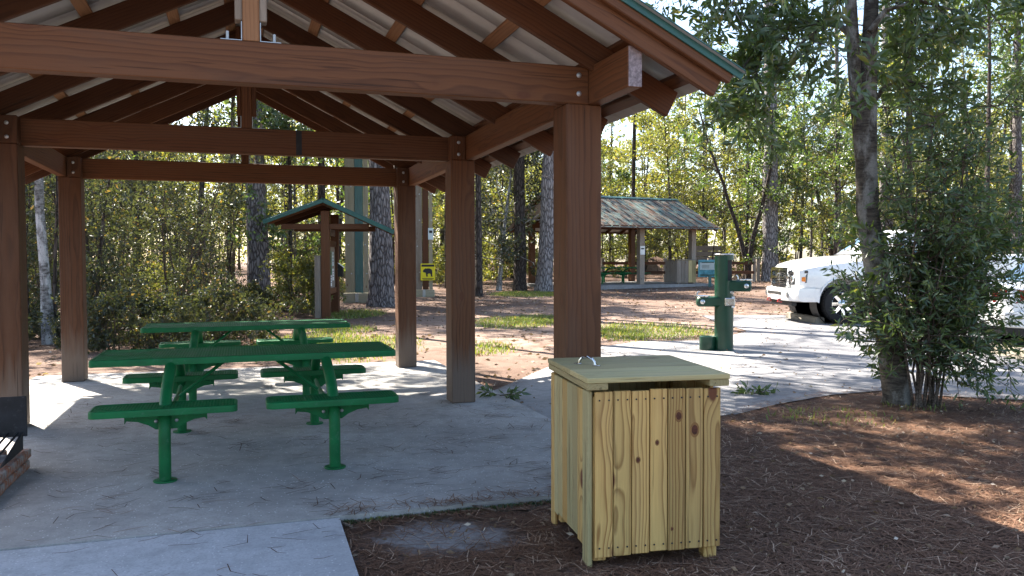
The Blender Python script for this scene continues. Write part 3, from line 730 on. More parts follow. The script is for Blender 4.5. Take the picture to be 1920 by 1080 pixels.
# ------------------------------------------------------------------ tall timber tower (two built-up columns show)
def build_tower():
    a = gpt(670, 567); b = gpt(795, 556); yaw = math.atan2(b.y-a.y, b.x-a.x)
    yaw = R(6); rel = Matrix.Rotation(-yaw, 3, 'Z') @ (b-a); L, LY = rel.x, rel.y
    t = thing('timber_tower', 'tall tower of built-up timber columns with green and pale boards behind the kiosk', 'tower', a, yaw); hgt = 9.5
    sA = a.y/CAM_F
    for (x0, y0, mats, w) in ((0, 0, ('pale_timber', 'green_timber', 'pale_timber'), .72), (L, LY, ('grey_timber', 'stained_rafter', 'pale_timber'), .62)):
        ws = [w*.42, w*.36, w*.22]; x = x0-w/2
        for i, (m, ww) in enumerate(zip(mats, ws)):
            bd = beam('column_board', (x+ww/2, y0-(.03 if i == 1 else 0), .30), (x+ww/2, y0-(.03 if i == 1 else 0), hgt), .16 if i != 1 else .12, ww-.01, m, t, up=(1, 0, 0))
            if i != 1:
                for z in np.arange(.9, 6, .9):
                    mb = MB(); mb.lathe([(.025, 0), (.025, -.012), (0, -.016)], 'y', 8, (0, 0, 0)); bo = mb.build('bolt', 'galvanised', bd, True)
                    bo.matrix_basis = bd.matrix_basis.inverted() @ Matrix.Translation((x+ww/2+((-1)**int(z*3))*ww*.15, y0-.08, z))
            x += ww
        mb = MB(); mb.box((x0, y0, .14), (w+.12, .42, .30), .01); mb.build('footing', 'pale_timber', t)
        mb = MB(); mb.box((x0+.0, y0-.215, .16), (.10, .03, .28), .004); mb.build('steel_foot', 'galvanised', t)
    for (p0, p1) in (((0, 0), (L, LY)),):
        for z in (5.2, 8.6): beam('girt', (p0[0], p0[1]+.16, z), (p1[0], p1[1]+.16, z), .12, .26, 'pale_timber', t)
    for z in (5.45, 8.85):
        for i in range(3): beam('deck_board', (-.3, -.1+i*.45, z), (L+.3, LY-.1+i*.45, z), .43, .05, 'pale_timber', t)
    for x in np.arange(.2, L, .3): beam('baluster', (x, LY*x/L, 5.5), (x, LY*x/L, 6.5), .05, .05, 'green_timber', t, up=(0, 1, 0))
    # green painted post cap plates
    mb = MB(); mb.box((.72, -.1, 4.75), (.5, .05, .5), .004); mb.build('green_panel', 'green_coating', t)
    Mx = Matrix.Translation(a) @ Matrix.Rotation(yaw, 4, 'Z')
    # yellow bear sign fixed low on the right column
    s = thing('bear_warning_sign', 'yellow bear warning sign on the foot of the timber tower column', 'sign', Mx @ Vector((L+.14, LY-.125, .62)), yaw)
    mb = MB(); mb.box((0, 0, .29), (.50, .012, .58), .003); mb.build('panel', 'sign_yellow', s)
    mb = MB(); mb.box((0, -.008, .51), (.44, .003, .075), .0005)
    mb.box((0, -.008, .062), (.40, .003, .022), .0005); mb.box((0, -.008, .028), (.32, .003, .016), .0005); mb.build('print_line', 'print_dark', s)
    bear = [(-.17, .30), (-.165, .345), (-.14, .375), (-.10, .40), (-.075, .42), (-.05, .405), (.0, .415), (.06, .41), (.12, .385), (.15, .34), (.155, .28), (.15, .20), (.16, .13), (.10, .13), (.10, .19), (.07, .235), (.02, .235), (-.01, .20), (-.005, .13), (-.06, .13), (-.065, .20), (-.08, .26), (-.12, .275), (-.15, .27)]
    mb = MB(); mb.prism([(x, z) for x, z in bear], -.0095, -.0065, 'xz'); mb.build('bear_silhouette', 'print_dark', s)
    n = thing('small_notice', 'small white notice pinned above the yellow bear sign', 'notice', Mx @ Vector((L+.245, LY-.09, 2.05)), yaw)
    mb = MB(); mb.box((0, 0, .18), (.18, .008, .40), .002); mb.build('sheet', 'sign_pale', n)
    mb = MB(); mb.box((0, -.006, .25), (.11, .003, .09), .0005); mb.build('print_line', 'print_dark', n)
build_tower()

# ------------------------------------------------------------------ drinking fountain
def build_fountain():
    b = gp(1357, 656, -.03); s = b.y/CAM_F
    f = thing('drinking_fountain', 'dark green drinking fountain with bottle filler and dog bowl on the concrete path', 'fountain', (b.x, b.y, -.03), R(-8))
    H = 1.46; r = .142
    # pedestal: octagonal-round body with a recess for bottles high on the right
    mb = MB(); n = 20
    body = [(.0, .0), (r+.004, .0), (r+.004, .02), (r, .025), (r, H-.42), (r, H-.42)]
    mb.lathe([(0, 0), (r+.006, 0), (r+.006, .02), (r, .026), (r, H-.40), (0, H-.40)], 'z', n)
    V = []; F = []
    angs = [R(30+i*(360-105)/16) for i in range(17)]                   # C-shaped upper shell, open to the right front
    for z in (H-.41, H-.09):
        V += [(r*math.cos(q), r*math.sin(q), z) for q in angs]
    V += [(r*.25*math.cos(angs[0]), r*.45*math.sin(angs[0]), z) for z in (H-.41, H-.09)]+[(r*.25*math.cos(angs[-1]), -r*.3, z) for z in (H-.41, H-.09)]
    m = len(angs); F = [(i, i+1, m+i+1, m+i) for i in range(m-1)]+[]
    mb.add(V, F); mb.lathe([(0, H-.09), (r, H-.09), (r, H-.012), (0, H-.012)], 'z', n)
    ped = mb.build('pedestal', 'fountain_green', f, True)
    q = MB(); q.add([V[0], V[m], V[2*m+1], V[2*m], V[m-1], V[2*m-1], V[2*m+3], V[2*m+2]], [(0, 1, 2, 3), (4, 7, 6, 5), (3, 2, 6, 7)]); q.build('bottle_recess', 'black_plastic', ped)  # lining coloured black to stand in for the shade inside the recess
    mb = MB(); mb.lathe([(0, H-.011), (r+.01, H-.011), (r+.012, H-.002), (r+.002, H+.008), (0, H+.010)], 'z', n); mb.build('cap', 'steel_bright', f, True)
    def arm(name, d, z, h, L, ww):
        P = MB(); sx = d
        P.box((sx*(r+L/2-.06), 0, z), (L+.10, ww, h), .025); o = P.build(name, 'fountain_green', f, True)
        q = MB(); q.lathe([(0, .012), (.05, .008), (ww*.44, .016), (ww*.47, .018), (ww*.47, .0), (0, 0)], 'z', 18, (sx*(r+L-.10), 0, z+h/2-.004)); q.build('basin', 'steel_bright', o, True)
        q = MB(); x = sx*(r+L-.20) if sx > 0 else sx*(r+L-.02)
        q.tube([(x, 0, z+h/2), (x, 0, z+h/2+.05), (x+.0-sx*.02, 0, z+h/2+.075), (x-sx*.045, 0, z+h/2+.068)], .011, 8); q.build('bubbler', 'steel_bright', o, True)
        q = MB(); q.lathe([(.036, 0), (.036, -.014), (.028, -.02), (0, -.021)], 'y', 16, (sx*(r+L-.09), -ww/2, z)); q.build('push_button', 'steel_bright', o, True)
        return o
    arm('lower_basin_arm', -1, .74, .15, .28, .26); arm('upper_basin_arm', 1, .98, .17, .26, .26)
    mb = MB(); mb.box((.07, -r-.006, .74), (.15, .03, .12), .01); mb.build('front_plate', 'steel_bright', f)
    mb = MB(); mb.box((.125, -.085, .735), (.012, .085, .17), .002, M=Matrix.Rotation(R(-35), 3, 'Z')); st = mb.build('label_sticker', 'paper_white', f)
    mb = MB(); mb.lathe([(0, 0), (.12, 0), (.125, .02), (.125, .205), (.115, .21), (.10, .20), (.095, .13), (0, .12)], 'z', 20, (-r-.10, 0, .0)); mb.build('dog_bowl', 'fountain_green', f, True)
    mb = MB(); mb.lathe([(.03, 0), (.03, -.02), (.02, -.03), (0, -.03)], 'y', 12, (.10, -.10, .88)); mb.build('filler_button', 'steel_bright', f, True)
build_fountain()

# ------------------------------------------------------------------ far pavilion and what stands round it
def build_far():
    rd = Vector((.884, .467, 0)).normalized(); yaw = math.atan2(rd.y, rd.x)
    rr = at_depth(1263, 374, 38.0); L = 7.0
    base = Vector((rr.x, rr.y, 0))-rd*(L/2); base.z = gz(base.x, base.y)
    p = thing('far_pavilion', 'distant picnic pavilion with leaf-strewn green metal roof on timber posts', 'pavilion', base, yaw)
    zr = rr.z-base.z; half = 2.95; ze = zr-half*.48
    up = 2.2
    for x in (-L/2+.75, 0, L/2-.75):
        for y in (-up, up):
            beam('post', (x, y, -.1), (x, y, ze+.08), .24, .24, 'stained_timber' if y > 0 else 'grey_timber', p, up=(0, 1, 0))
        beam('tie_beam', (x, -up+.125, ze+.18), (x, up-.125, ze+.18), .1, .22, 'stained_rafter', p)
        beam('king_post', (x, 0, ze+.29), (x, 0, zr-.15), .12, .12, 'stained_rafter', p, up=(0, 1, 0))
    for y in (-up, up): beam('eave_plate', (-L/2, y, ze+.19), (L/2, y, ze+.19), .12, .22, 'stained_rafter', p)
    beam('ridge_beam', (-L/2, 0, zr-.13), (L/2, 0, zr-.13), .08, .2, 'stained_rafter', p)
    for x in np.linspace(-L/2+.05, L/2-.05, 9):
        for sg in (-1, 1): beam('rafter', (x, sg*.05, zr-.10-.03), (x, sg*(half-.05), ze-.10+.02), .05, .14, 'stained_rafter', p)
    for sg in (-1, 1):
        beam('fascia', (-L/2, sg*half, ze-.03), (L/2, sg*half, ze-.03), .03, .13, 'stained_timber', p)
        n = 9; wd = (L+.3)/n
        for i in range(n):
            x0 = -L/2-.15+i*wd; mb = MB()
            for dz, mi in ((0, 0), (-.02, 1)): mb.add([(x0, 0, zr+dz), (x0+wd, 0, zr+dz), (x0+wd, sg*(half+.1), ze-.048+dz), (x0, sg*(half+.1), ze-.048+dz)], [(0, 1, 2, 3)], mi)
            for q in (.02, .5): mb.bar((x0+wd*q, 0, zr+.015), (x0+wd*q, sg*(half+.1), ze-.033), .05, .03)
            mb.build('roof_panel', ['roof_litter', 'roof_underside'], p)
    mb = MB(); mb.add([(x, y, zr+z) for x in (-L/2-.18, L/2+.18) for y, z in ((-.2, -.05), (0, .035), (.2, -.05))], [(0, 1, 4, 3), (1, 2, 5, 4)]); mb.build('ridge_cap', 'roof_green', p)
    sheet('far_slab', [base+Matrix.Rotation(yaw, 3, 'Z') @ Vector(q) for q in ((-L/2, -2.7, 0), (L/2, -2.7, 0), (L/2, 2.7, 0), (-L/2, 2.7, 0))], base.z+.10, 'pad_concrete', thick=.4)
    Mx = Matrix.Translation(base) @ Matrix.Rotation(yaw, 4, 'Z')
    # notice on the middle front post
    n = thing('post_notice', 'white notice fixed to a post of the distant pavilion', 'notice', Mx @ Vector((0, -up-.125, 1.35)), yaw)
    mb = MB(); mb.box((0, -.004, .17), (.24, .01, .36), .002); mb.build('sheet', 'paper_white', n)
    mb = MB(); mb.box((0, -.0105, .24), (.16, .003, .05), .0005); mb.build('print_line', 'print_dark', n)
    # two tables under it
    for x, y, lb in ((-1.6, -.2, 'small distant picnic table under the left bay of the far pavilion'), (1.1, .6, 'small distant picnic table beside the noticed post of the far pavilion')):
        t = copy_tree(tab1, Mx @ Vector((x, y, .10)), yaw, 1.0, lb, 'picnic tables under the distant pavilion')
    # grey wooden bin by the right post
    bn = thing('weathered_bin', 'grey plank bin beside the right post of the distant pavilion', 'bin', Mx @ Vector((2.05, -2.25, .10)), yaw)
    for i in range(5): beam('plank', (-.40+i*.2, -.42, .06), (-.40+i*.2, -.42, 1.0), .19, .03, 'grey_timber' if i < 3 else 'treated_pine', bn, up=(0, 1, 0))
    for i in range(4): beam('plank', (.5, -.33+i*.2, .06), (.5, -.33+i*.2, 1.0), .19, .03, 'treated_pine', bn, up=(1, 0, 0)); beam('plank', (-.5, -.33+i*.2, .06), (-.5, -.33+i*.2, 1.0), .19, .03, 'grey_timber', bn, up=(1, 0, 0))
    for x in (-.42, .42): beam('corner_post', (x, -.38, -.0), (x, -.38, .9), .08, .08, 'grey_timber', bn, up=(0, 1, 0))
    for i in range(4): beam('lid_plank', (-.55, -.36+i*.22, 1.03), (.55, -.36+i*.22, 1.03), .215, .03, 'grey_timber', bn)
def mat_litter():
    s = NT('roof_litter'); v = s.obj()
    n = s.noise(s.mapping(v, (1.6, .8, .8)), 2.2, 6, .7); n2 = s.noise(v, 14, 4, .7)
    c = s.mix(n2, (.055, .10, .095), (.13, .175, .165))
    c = s.mix(s.ramp(s.math('ADD', s.math('MULTIPLY', n, .7), s.math('MULTIPLY', n2, .3)), [(.44, 0), (.56, 1)]), c, s.mix(n2, (.065, .038, .026), (.19, .122, .088)))
    s.principled(c, .8, s.bump(n2, .5, .02), 0, .2)
mat_litter(); build_far()

def rail_fence():
    pts = [gpt(q, 528) for q in (1130, 1247, 1330, 1413)]
    f = thing('rail_fence', 'low dark two-rail timber fence crossing behind the distant pavilion', 'fence', pts[0])
    rel = [p_-pts[0] for p_ in pts]
    for p_ in rel: beam('fence_post', p_+Vector((0, 0, -.1)), p_+Vector((0, 0, 1.15)), .16, .16, 'grey_timber', f, up=(0, 1, 0))
    for a, b in zip(rel, rel[1:]):
        for z in (.45, .9): beam('rail', a+Vector((0, -.1, z)), b+Vector((0, -.1, z)), .05, .14, 'stained_rafter', f)
    p2 = gpt(1421, 527); q = thing('marker_post', 'short square wooden marker post with a pale top near the pine', 'post', p2)
    beam('shaft', (0, 0, -.1), (0, 0, 1.15), .15, .15, 'grey_timber', q, up=(0, 1, 0)); mb = MB(); mb.box((0, 0, 1.165), (.17, .17, .03), .004); mb.build('cap', 'paper_white', q)
    # blue trail map panel on its leg
    p3 = gpt(1331, 538); sg = thing('trail_map_sign', 'tilted pale blue map panel on a short post left of the fountain', 'sign', p3, R(-10))
    beam('leg', (0, 0, -.05), (0, 0, .50), .12, .10, 'green_timber', sg, up=(0, 1, 0))
    mb = MB(); Mr = Matrix.Rotation(R(25), 3, 'X'); mb.box((0, 0, .78), (.98, .03, .80), .006, M=Mr); pn = mb.build('panel', 'sign_blue', sg)
    mb = MB(); nrm = Mr @ Vector((0, -1, 0))
    def onp(x, z): return Vector((0, 0, .78))+Mr @ Vector((x, -.018, z))
    mb = MB(); mb.box(onp(-.02, .12), (.80, .004, .34), .001, M=Mr); mb.build('map_field', 'sign_pale', pn)
    for (x, z, w_, h_) in ((-.1, .30, .5, .05), (-.18, .16, .3, .02), (-.18, .10, .3, .02), (-.18, .04, .3, .02), (.22, .12, .10, .22), (0, -.30, .8, .07)):
        mb = MB(); mb.box(onp(x, z)+nrm*.004, (w_, .003, h_), .0005, M=Mr); mb.build('print_line', 'sign_blue' if h_ > .2 else 'green_timber', pn)
    p4 = gpt(1325, 520); s2 = thing('trailhead_board', 'weathered grey trailhead board on posts beyond the rail fence', 'sign', p4)
    for x in (-.9, .9): beam('leg', (x, 0, -.1), (x, 0, 1.9), .12, .12, 'grey_timber', s2, up=(0, 1, 0))
    for i in range(3): beam('board', (-1.0, -.09, 1.0+i*.30), (1.0, -.09, 1.0+i*.30), .05, .28, 'grey_timber', s2)
rail_fence()

# ------------------------------------------------------------------ vehicles
def loft(stations, n_mirror=True):
    """stations: list of (x, [(y,z)...]) half sections from bottom centre to top centre -> closed MB"""
    V = []; F = []; m = len(stations[0][1]); ring = 2*m
    for x, sec in stations:
        V += [(x, y, z) for y, z in sec]+[(x, -y, z) for y, z in sec[::-1]]
    for i in range(len(stations)-1):
        for k in range(ring):
            k2 = (k+1) % ring; F.append((i*ring+k, i*ring+k2, (i+1)*ring+k2, (i+1)*ring+k))
    F.append(tuple(range(ring))[::-1]); F.append(tuple(range((len(stations)-1)*ring, len(stations)*ring)))
    mb = MB(); mb.add(V, F); return mb
def clean(me):
    bm = bmesh.new(); bm.from_mesh(me); bmesh.ops.remove_doubles(bm, verts=bm.verts, dist=.0005); bmesh.ops.recalc_face_normals(bm, faces=bm.faces); bm.to_mesh(me); bm.free(); return me
def cut_arches(me, arches, name, mat, parent, bevel=.0):
    """cuts wheel arches out of a body mesh and returns the finished part"""
    clean(me)
    o = bpy.data.objects.new('tmp_body', me); COL.objects.link(o); tmp = [o]
    mb = MB()
    for (x, z, r, y0, y1) in arches:
        mb.lathe([(r, y0), (r, y1)], 'y', 28, (x, 0, z))
    c = bpy.data.objects.new('tmp_cut', mb.mesh('tmp_cut', 'black_plastic')); COL.objects.link(c); tmp.append(c)
    md = o.modifiers.new('b', 'BOOLEAN'); md.object = c; md.operation = 'DIFFERENCE'; md.solver = 'EXACT'
    if bevel:
        bv = o.modifiers.new('v', 'BEVEL'); bv.width = bevel; bv.segments = 2; bv.limit_method = 'ANGLE'; bv.angle_limit = R(40)
    dg = bpy.context.evaluated_depsgraph_get(); dg.update()
    res = bpy.data.meshes.new_from_object(o.evaluated_get(dg)); res.name = name
    for t_ in tmp: bpy.data.objects.remove(t_, do_unlink=True)
    res.materials.clear()
    for m in (mat if isinstance(mat, (list, tuple)) else [mat]): res.materials.append(MAT[m])
    res.polygons.foreach_set('material_index', [0]*len(res.polygons))
    res.polygons.foreach_set('use_smooth', [True]*len(res.polygons)); res.set_sharp_from_angle(angle=R(30)); res.update()
    return obj_from(name, res, parent)
def wheel(parent, x, y, r, w, side, rim_mat='chrome', spokes=8, name='wheel'):
    """side=+1 outer face towards +y"""
    s = side
    mb = MB(); mb.lathe([(r*.62, -w/2), (r*.86, -w/2), (r*.95, -w*.47), (r*.99, -w*.36), (r, -w*.2), (r, w*.2), (r*.99, w*.36), (r*.95, w*.47), (r*.86, w/2), (r*.62, w/2)], 'y', 36, closed=True)
    ty = mb.build(name, 'rubber', parent, True); ty.location = (x, y, r)
    mb = MB(); n = 36
    for k in range(n):
        q = 2*math.pi*k/n
        for yy in (-.3, .3): mb.box((r*math.cos(q+yy*.1), yy*w, r*math.sin(q+yy*.1)), (.012, w*.3, .035), .001, M=Matrix.Rotation(-q, 3, 'Y'))
    mb.build('tread', 'rubber', ty)
    ro = s*w*.40
    mb = MB(); mb.lathe([(r*.63, ro*1.15), (r*.60, ro*1.2), (r*.56, ro*.9), (r*.55, -ro*.2)], 'y', 32, closed=True)
    for k in range(spokes):
        q = 2*math.pi*k/spokes; d = Vector((math.cos(q), 0, math.sin(q))); mb.bar(d*r*.12+Vector((0, ro*.55, 0)), d*r*.575+Vector((0, ro*.8, 0)), r*.16, r*.06, up=(0, 1, 0))
    mb.lathe([(r*.22, ro*.3), (r*.22, ro*.85), (r*.17, ro*1.0), (0, ro*1.05)], 'y', 20); mb.build('rim', rim_mat, ty, True)
    mb = MB(); mb.lathe([(r*.56, ro*.25), (0, ro*.2)], 'y', 24); mb.build('brake_disc', 'black_steel', ty)
    return ty

def build_truck():
    t = thing('pickup_truck', 'white pickup truck with chrome grille parked nose to a concrete wheel stop', 'truck', (6.08, 18.52, -.024), R(180))
    # local +x = forward; nose at x=0, body runs back to -5.75
    K = 1.03
    def sec(yb, zb, yw, zw, ys, zs, yt, zt, zc): return [(0, zb), (yb, zb), (yw, zw), (ys, zs), (yt, zt), (yt*.5, zc-.006), (0, zc)]
    st = [(-.02, sec(.78, .70, .84, .80, .86, 1.10, .50, 1.19, 1.21)),
          (-.07, sec(.86, .66, .93, .78, .93, 1.14, .52, 1.27, 1.30)),
          (-.25, sec(.93, .62, .985, .80, .975, 1.19, .57, 1.33, 1.36)),
          (-.60, sec(.96, .60, 1.01, .85, .985, 1.25, .63, 1.39, 1.42)),
          (-1.00, sec(.97, .58, 1.015, .90, .99, 1.30, .70, 1.43, 1.455)),
          (-1.50, sec(.97, .56, 1.01, .90, .98, 1.36, .80, 1.46, 1.48)),
          (-1.75, sec(.96, .55, 1.00, .85, .975, 1.40, .88, 1.43, 1.44)),
          (-3.90, sec(.96, .55, 1.00, .85, .975, 1.42, .90, 1.44, 1.445)),
          (-3.93, sec(.93, .57, .96, .85, .94, 1.40, .86, 1.42, 1.43)),
          (-3.97, sec(.96, .57, 1.01, .85, 1.0, 1.44, .97, 1.47, 1.475)),
          (-5.70, sec(.96, .62, 1.00, .85, .99, 1.46, .96, 1.49, 1.495)),
          (-5.78, sec(.93, .66, .97, .85, .97, 1.42, .93, 1.46, 1.465))]
    me = loft(st).mesh('body', 'white_paint')
    XF, XR, RW = -.99, -4.62, .425
    body = cut_arches(me, [(XF, RW+.03, .535, .55, 1.2), (XF, RW+.03, .535, -1.2, -.55), (XR, RW+.03, .52, .55, 1.2), (XR, RW+.03, .52, -1.2, -.55)], 'body', 'white_paint', t, .012)
    # arch liners
    for x in (XF, XR):
        for s in (-1, 1):
            mb = MB(); mb.lathe([(.56, .50*s), (.56, .93*s)], 'y', 28, (x, 0, RW+.03), closed=True); mb.lathe([(.56, .50*s), (0, .50*s)], 'y', 28, (x, 0, RW+.03)); mb.build('wheel_arch', 'black_plastic', t)
            mb = MB()
            pts = [(x+.545*math.cos(R(a)), s*1.012, RW+.03+.545*math.sin(R(a))) for a in range(0, 181, 12)]
            mb.tube(pts, .018, 6); mb.build('arch_lip', 'white_paint', t, True)
    # cab with windows
    def gh(x, yb, yt, zb, zt): return [(0, zb), (yb, zb), (yb*.5+yt*.5, zb*.5+zt*.5), (yt, zt-.05), (yt-.07, zt), (0, zt+.02)]
    cab = [(-1.46, [(0, 1.40), (.93, 1.40), (.93, 1.41), (.93, 1.42), (.90, 1.43), (0, 1.45)]),
           (-2.16, gh(-2.2, .95, .79, 1.40, 1.99)), (-2.60, gh(-2.6, .95, .80, 1.40, 2.03)), (-3.40, gh(-3.4, .95, .80, 1.40, 2.02)), (-3.74, gh(-3.7, .94, .78, 1.40, 1.96)),
           (-3.90, [(0, 1.40), (.93, 1.40), (.93, 1.41), (.93, 1.42), (.90, 1.43), (0, 1.45)])]
    me = clean(loft(cab).mesh('cab', 'white_paint')); o = obj_from('cab', me, t)
    bm = bmesh.new(); bm.from_mesh(me); bmesh.ops.bevel(bm, geom=list(bm.edges), offset=.018, segments=2, affect='EDGES', clamp_overlap=True); bm.to_mesh(me); bm.free(); me.polygons.foreach_set('use_smooth', [True]*len(me.polygons)); me.set_sharp_from_angle(angle=R(35))
    def yat(z): return .95+(.79-.95)*(z-1.40)/(1.96-1.40)
    def side_window(poly, s):
        mb = MB(); V = [(x, s*(yat(z)+.008), z) for x, z in poly]+[(x, s*(yat(z)-.02), z) for x, z in poly]; n = len(poly)
        mb.add(V, [tuple(range(n)), tuple(range(n, 2*n))[::-1]]+[(i, i+n, (i+1) % n+n, (i+1) % n) for i in range(n)]); w_ = mb.build('side_window', 'car_glass', t)
        mb = MB(); mb.tube([(x, s*(yat(z)+.006), z) for x, z in poly+poly[:1]], .012, 6); mb.build('window_seal', 'black_plastic', w_)
    for s in (-1, 1):
        side_window([(-1.86, 1.47), (-2.24, 1.88), (-2.80, 1.92), (-2.80, 1.46)], s); side_window([(-2.90, 1.46), (-2.90, 1.92), (-3.55, 1.89), (-3.70, 1.50)], s)
    mb = MB()
    ws = [(-1.53, .80, 1.465), (-2.10, .70, 1.925)]
    mb.add([(-1.52, .82, 1.478), (-1.52, -.82, 1.478), (-2.10, -.71, 1.962), (-2.10, .71, 1.962), (-1.54, .82, 1.462), (-1.54, -.82, 1.462), (-2.12, -.71, 1.945), (-2.12, .71, 1.945)], [(0, 1, 2, 3), (4, 7, 6, 5), (0, 4, 5, 1), (1, 5, 6, 2), (2, 6, 7, 3), (3, 7, 4, 0)]); wd = mb.build('windshield', 'car_glass', t)
    mb = MB(); mb.tube([(-1.50, .84, 1.48), (-1.50, -.84, 1.48)], .022, 6); mb.tube([(-1.52, .35, 1.49), (-1.72, -.25, 1.665)], .008, 5); mb.tube([(-1.52, -.35, 1.49), (-1.70, -.75, 1.64)], .008, 5); mb.build('wiper', 'black_plastic', wd)
    # door lines, handles, mirror
    for s in (-1, 1):
        for x in (-1.80, -2.85, -3.86): mb = MB(); mb.bar((x, s*1.0, .62), (x, s*.985, 1.40), .006, .012, up=(1, 0, 0)); mb.build('door_seam', 'black_plastic', t)
        for x in (-2.62, -3.64): mb = MB(); mb.box((x, s*1.005, 1.24), (.20, .03, .05), .008); mb.build('door_handle', 'chrome', t)
        mb = MB(); mb.box((-1.98, s*1.12, 1.58), (.12, .24, .26), .04); mb.bar((-1.97, s*.95, 1.50), (-1.98, s*1.04, 1.53), .06, .05); mb.build('mirror', 'white_paint', t, True)
    # hood crease lines
    for s in (-1, 1): mb = MB(); mb.tube([(-.10, s*.57, 1.265), (-.6, s*.66, 1.375), (-1.45, s*.83, 1.445)], .006, 5); mb.build('hood_seam', 'black_plastic', t)
    # grille: chrome surround, cross bars, mesh of slats
    g = MB()
    g.bar((.03, -.52, 1.17), (.03, .52, 1.17), .09, .075); g.bar((.03, -.46, .80), (.03, .46, .80), .09, .06)
    for s in (-1, 1): g.bar((.03, s*.49, .79), (.03, s*.54, 1.20), .07, .09, up=(1, 0, 0))
    g.bar((.045, -.50, .985), (.045, .50, .985), .07, .055); g.bar((.045, 0, .80), (.045, 0, 1.17), .055, .07, up=(1, 0, 0)); gr_ = g.build('grille', 'chrome', t)
    mb = MB(); mb.box((.0, 0, .985), (.03, 1.0, .38), .002); mb.build('grille_back', 'black_plastic', gr_)
    for z in np.arange(.845, 1.14, .042):
        if abs(z-.985) > .03:
            mb = MB(); mb.bar((.025, -.48, z), (.025, .48, z), .03, .010); mb.build('grille_slat', 'chrome', gr_)
    mb = MB(); mb.box((.075, 0, 1.0), (.02, .14, .15), .02); mb.build('badge', 'steel_bright', gr_)
    for s in (-1, 1):
        V = [(.0, s*.56, .82), (-.06, s*.87, .84), (-.22, s*.965, .88), (-.24, s*.965, 1.08), (-.07, s*.885, 1.09), (.0, s*.57, 1.06)]
        mb = MB(); Vo = [(x+.02, y+s*.012, z) for x, y, z in V]; n = 6
        mb.add(Vo+V, [tuple(range(n)), tuple(range(n, 2*n))[::-1]]+[(i, i+n, (i+1) % n+n, (i+1) % n) for i in range(n)]); h = mb.build('headlight', 'lamp_clear', t)
        mb = MB(); mb.box((-.145, s*.945, .955), (.09, .03, .10), .01, M=Matrix.Rotation(s*R(-30), 3, 'Z')); mb.build('turn_signal', 'lamp_amber', h)
        mb = MB(); mb.lathe([(.075, 0), (.075, .022), (.06, .03), (0, .032)], 'x', 16, (.005, s*.70, .96)); mb.build('reflector', 'chrome', h, True)
        mb = MB(); mb.bar((.03, s*.57, 1.085), (-.21, s*.985, 1.115), .05, .05); mb.build('headlight_brow', 'black_plastic', h)
    # bumper: wrapped bar
    bs = [(.13, -.0), (.12, .45), (.06, .80), (-.08, .99), (-.40, 1.035)]
    path = [(x, y) for x, y in bs]
    V = []; prof = [(-.07, .75), (.03, .76), (.055, .70), (.05, .60), (.02, .49), (-.05, .47)]
    full = [(x, -y) for x, y in bs[::-1]]+[(x, y) for x, y in bs[1:]]
    for x, y in full: V += [(x+a, y+(0.0), z) for a, z in prof]
    m = len(prof); F = [(i*m+k, i*m+(k+1) % m, (i+1)*m+(k+1) % m, (i+1)*m+k) for i in range(len(full)-1) for k in range(m)]
    mb = MB(); mb.add(V, F); bp = mb.build('front_bumper', 'white_paint', t, True)
    mb = MB(); mb.box((.175, 0, .645), (.02, .90, .07), .005); mb.build('bumper_intake', 'black_plastic', bp)
    for s in (-1, 1):
        mb = MB(); mb.lathe([(.07, 0), (.07, .03), (.05, .04), (0, .042)], 'x', 16, (.10, s*.72, .62)); mb.build('fog_light', 'lamp_clear', bp, True)
        mb = MB(); mb.tube([(.10, s*.36, .52), (.20, s*.36, .50), (.22, s*.36, .46), (.12, s*.36, .44)], .02, 6); mb.build('tow_hook', 'lamp_red', bp)
    mb = MB(); mb.box((-.02, 0, .43), (.12, 1.5, .12), .02); mb.build('air_dam', 'black_plastic', bp)
    mb = MB(); mb.box((-2.8, 0, .52), (5.0, 1.1, .16), .02); mb.lathe([(.05, -.8), (.05, .8)], 'y', 10, (XF, 0, RW)); mb.lathe([(.14, -.12), (.14, .12)], 'y', 12, (XF, .1, RW)); mb.lathe([(.05, -.8), (.05, .8)], 'y', 10, (XR, 0, RW)); mb.build('chassis', 'black_steel', t)
    for x in (XF, XR):
        for s in (-1, 1): wheel(t, x, s*.87, RW, .29, s)
    for s in (-1, 1): mb = MB(); mb.box((-5.78, s*.90, 1.2), (.04, .14, .45), .01); mb.build('tail_light', 'lamp_red', t)
    mb = MB(); mb.box((-5.90, 0, .68), (.20, 1.9, .18), .03); mb.build('rear_bumper', 'chrome', t)
build_truck()

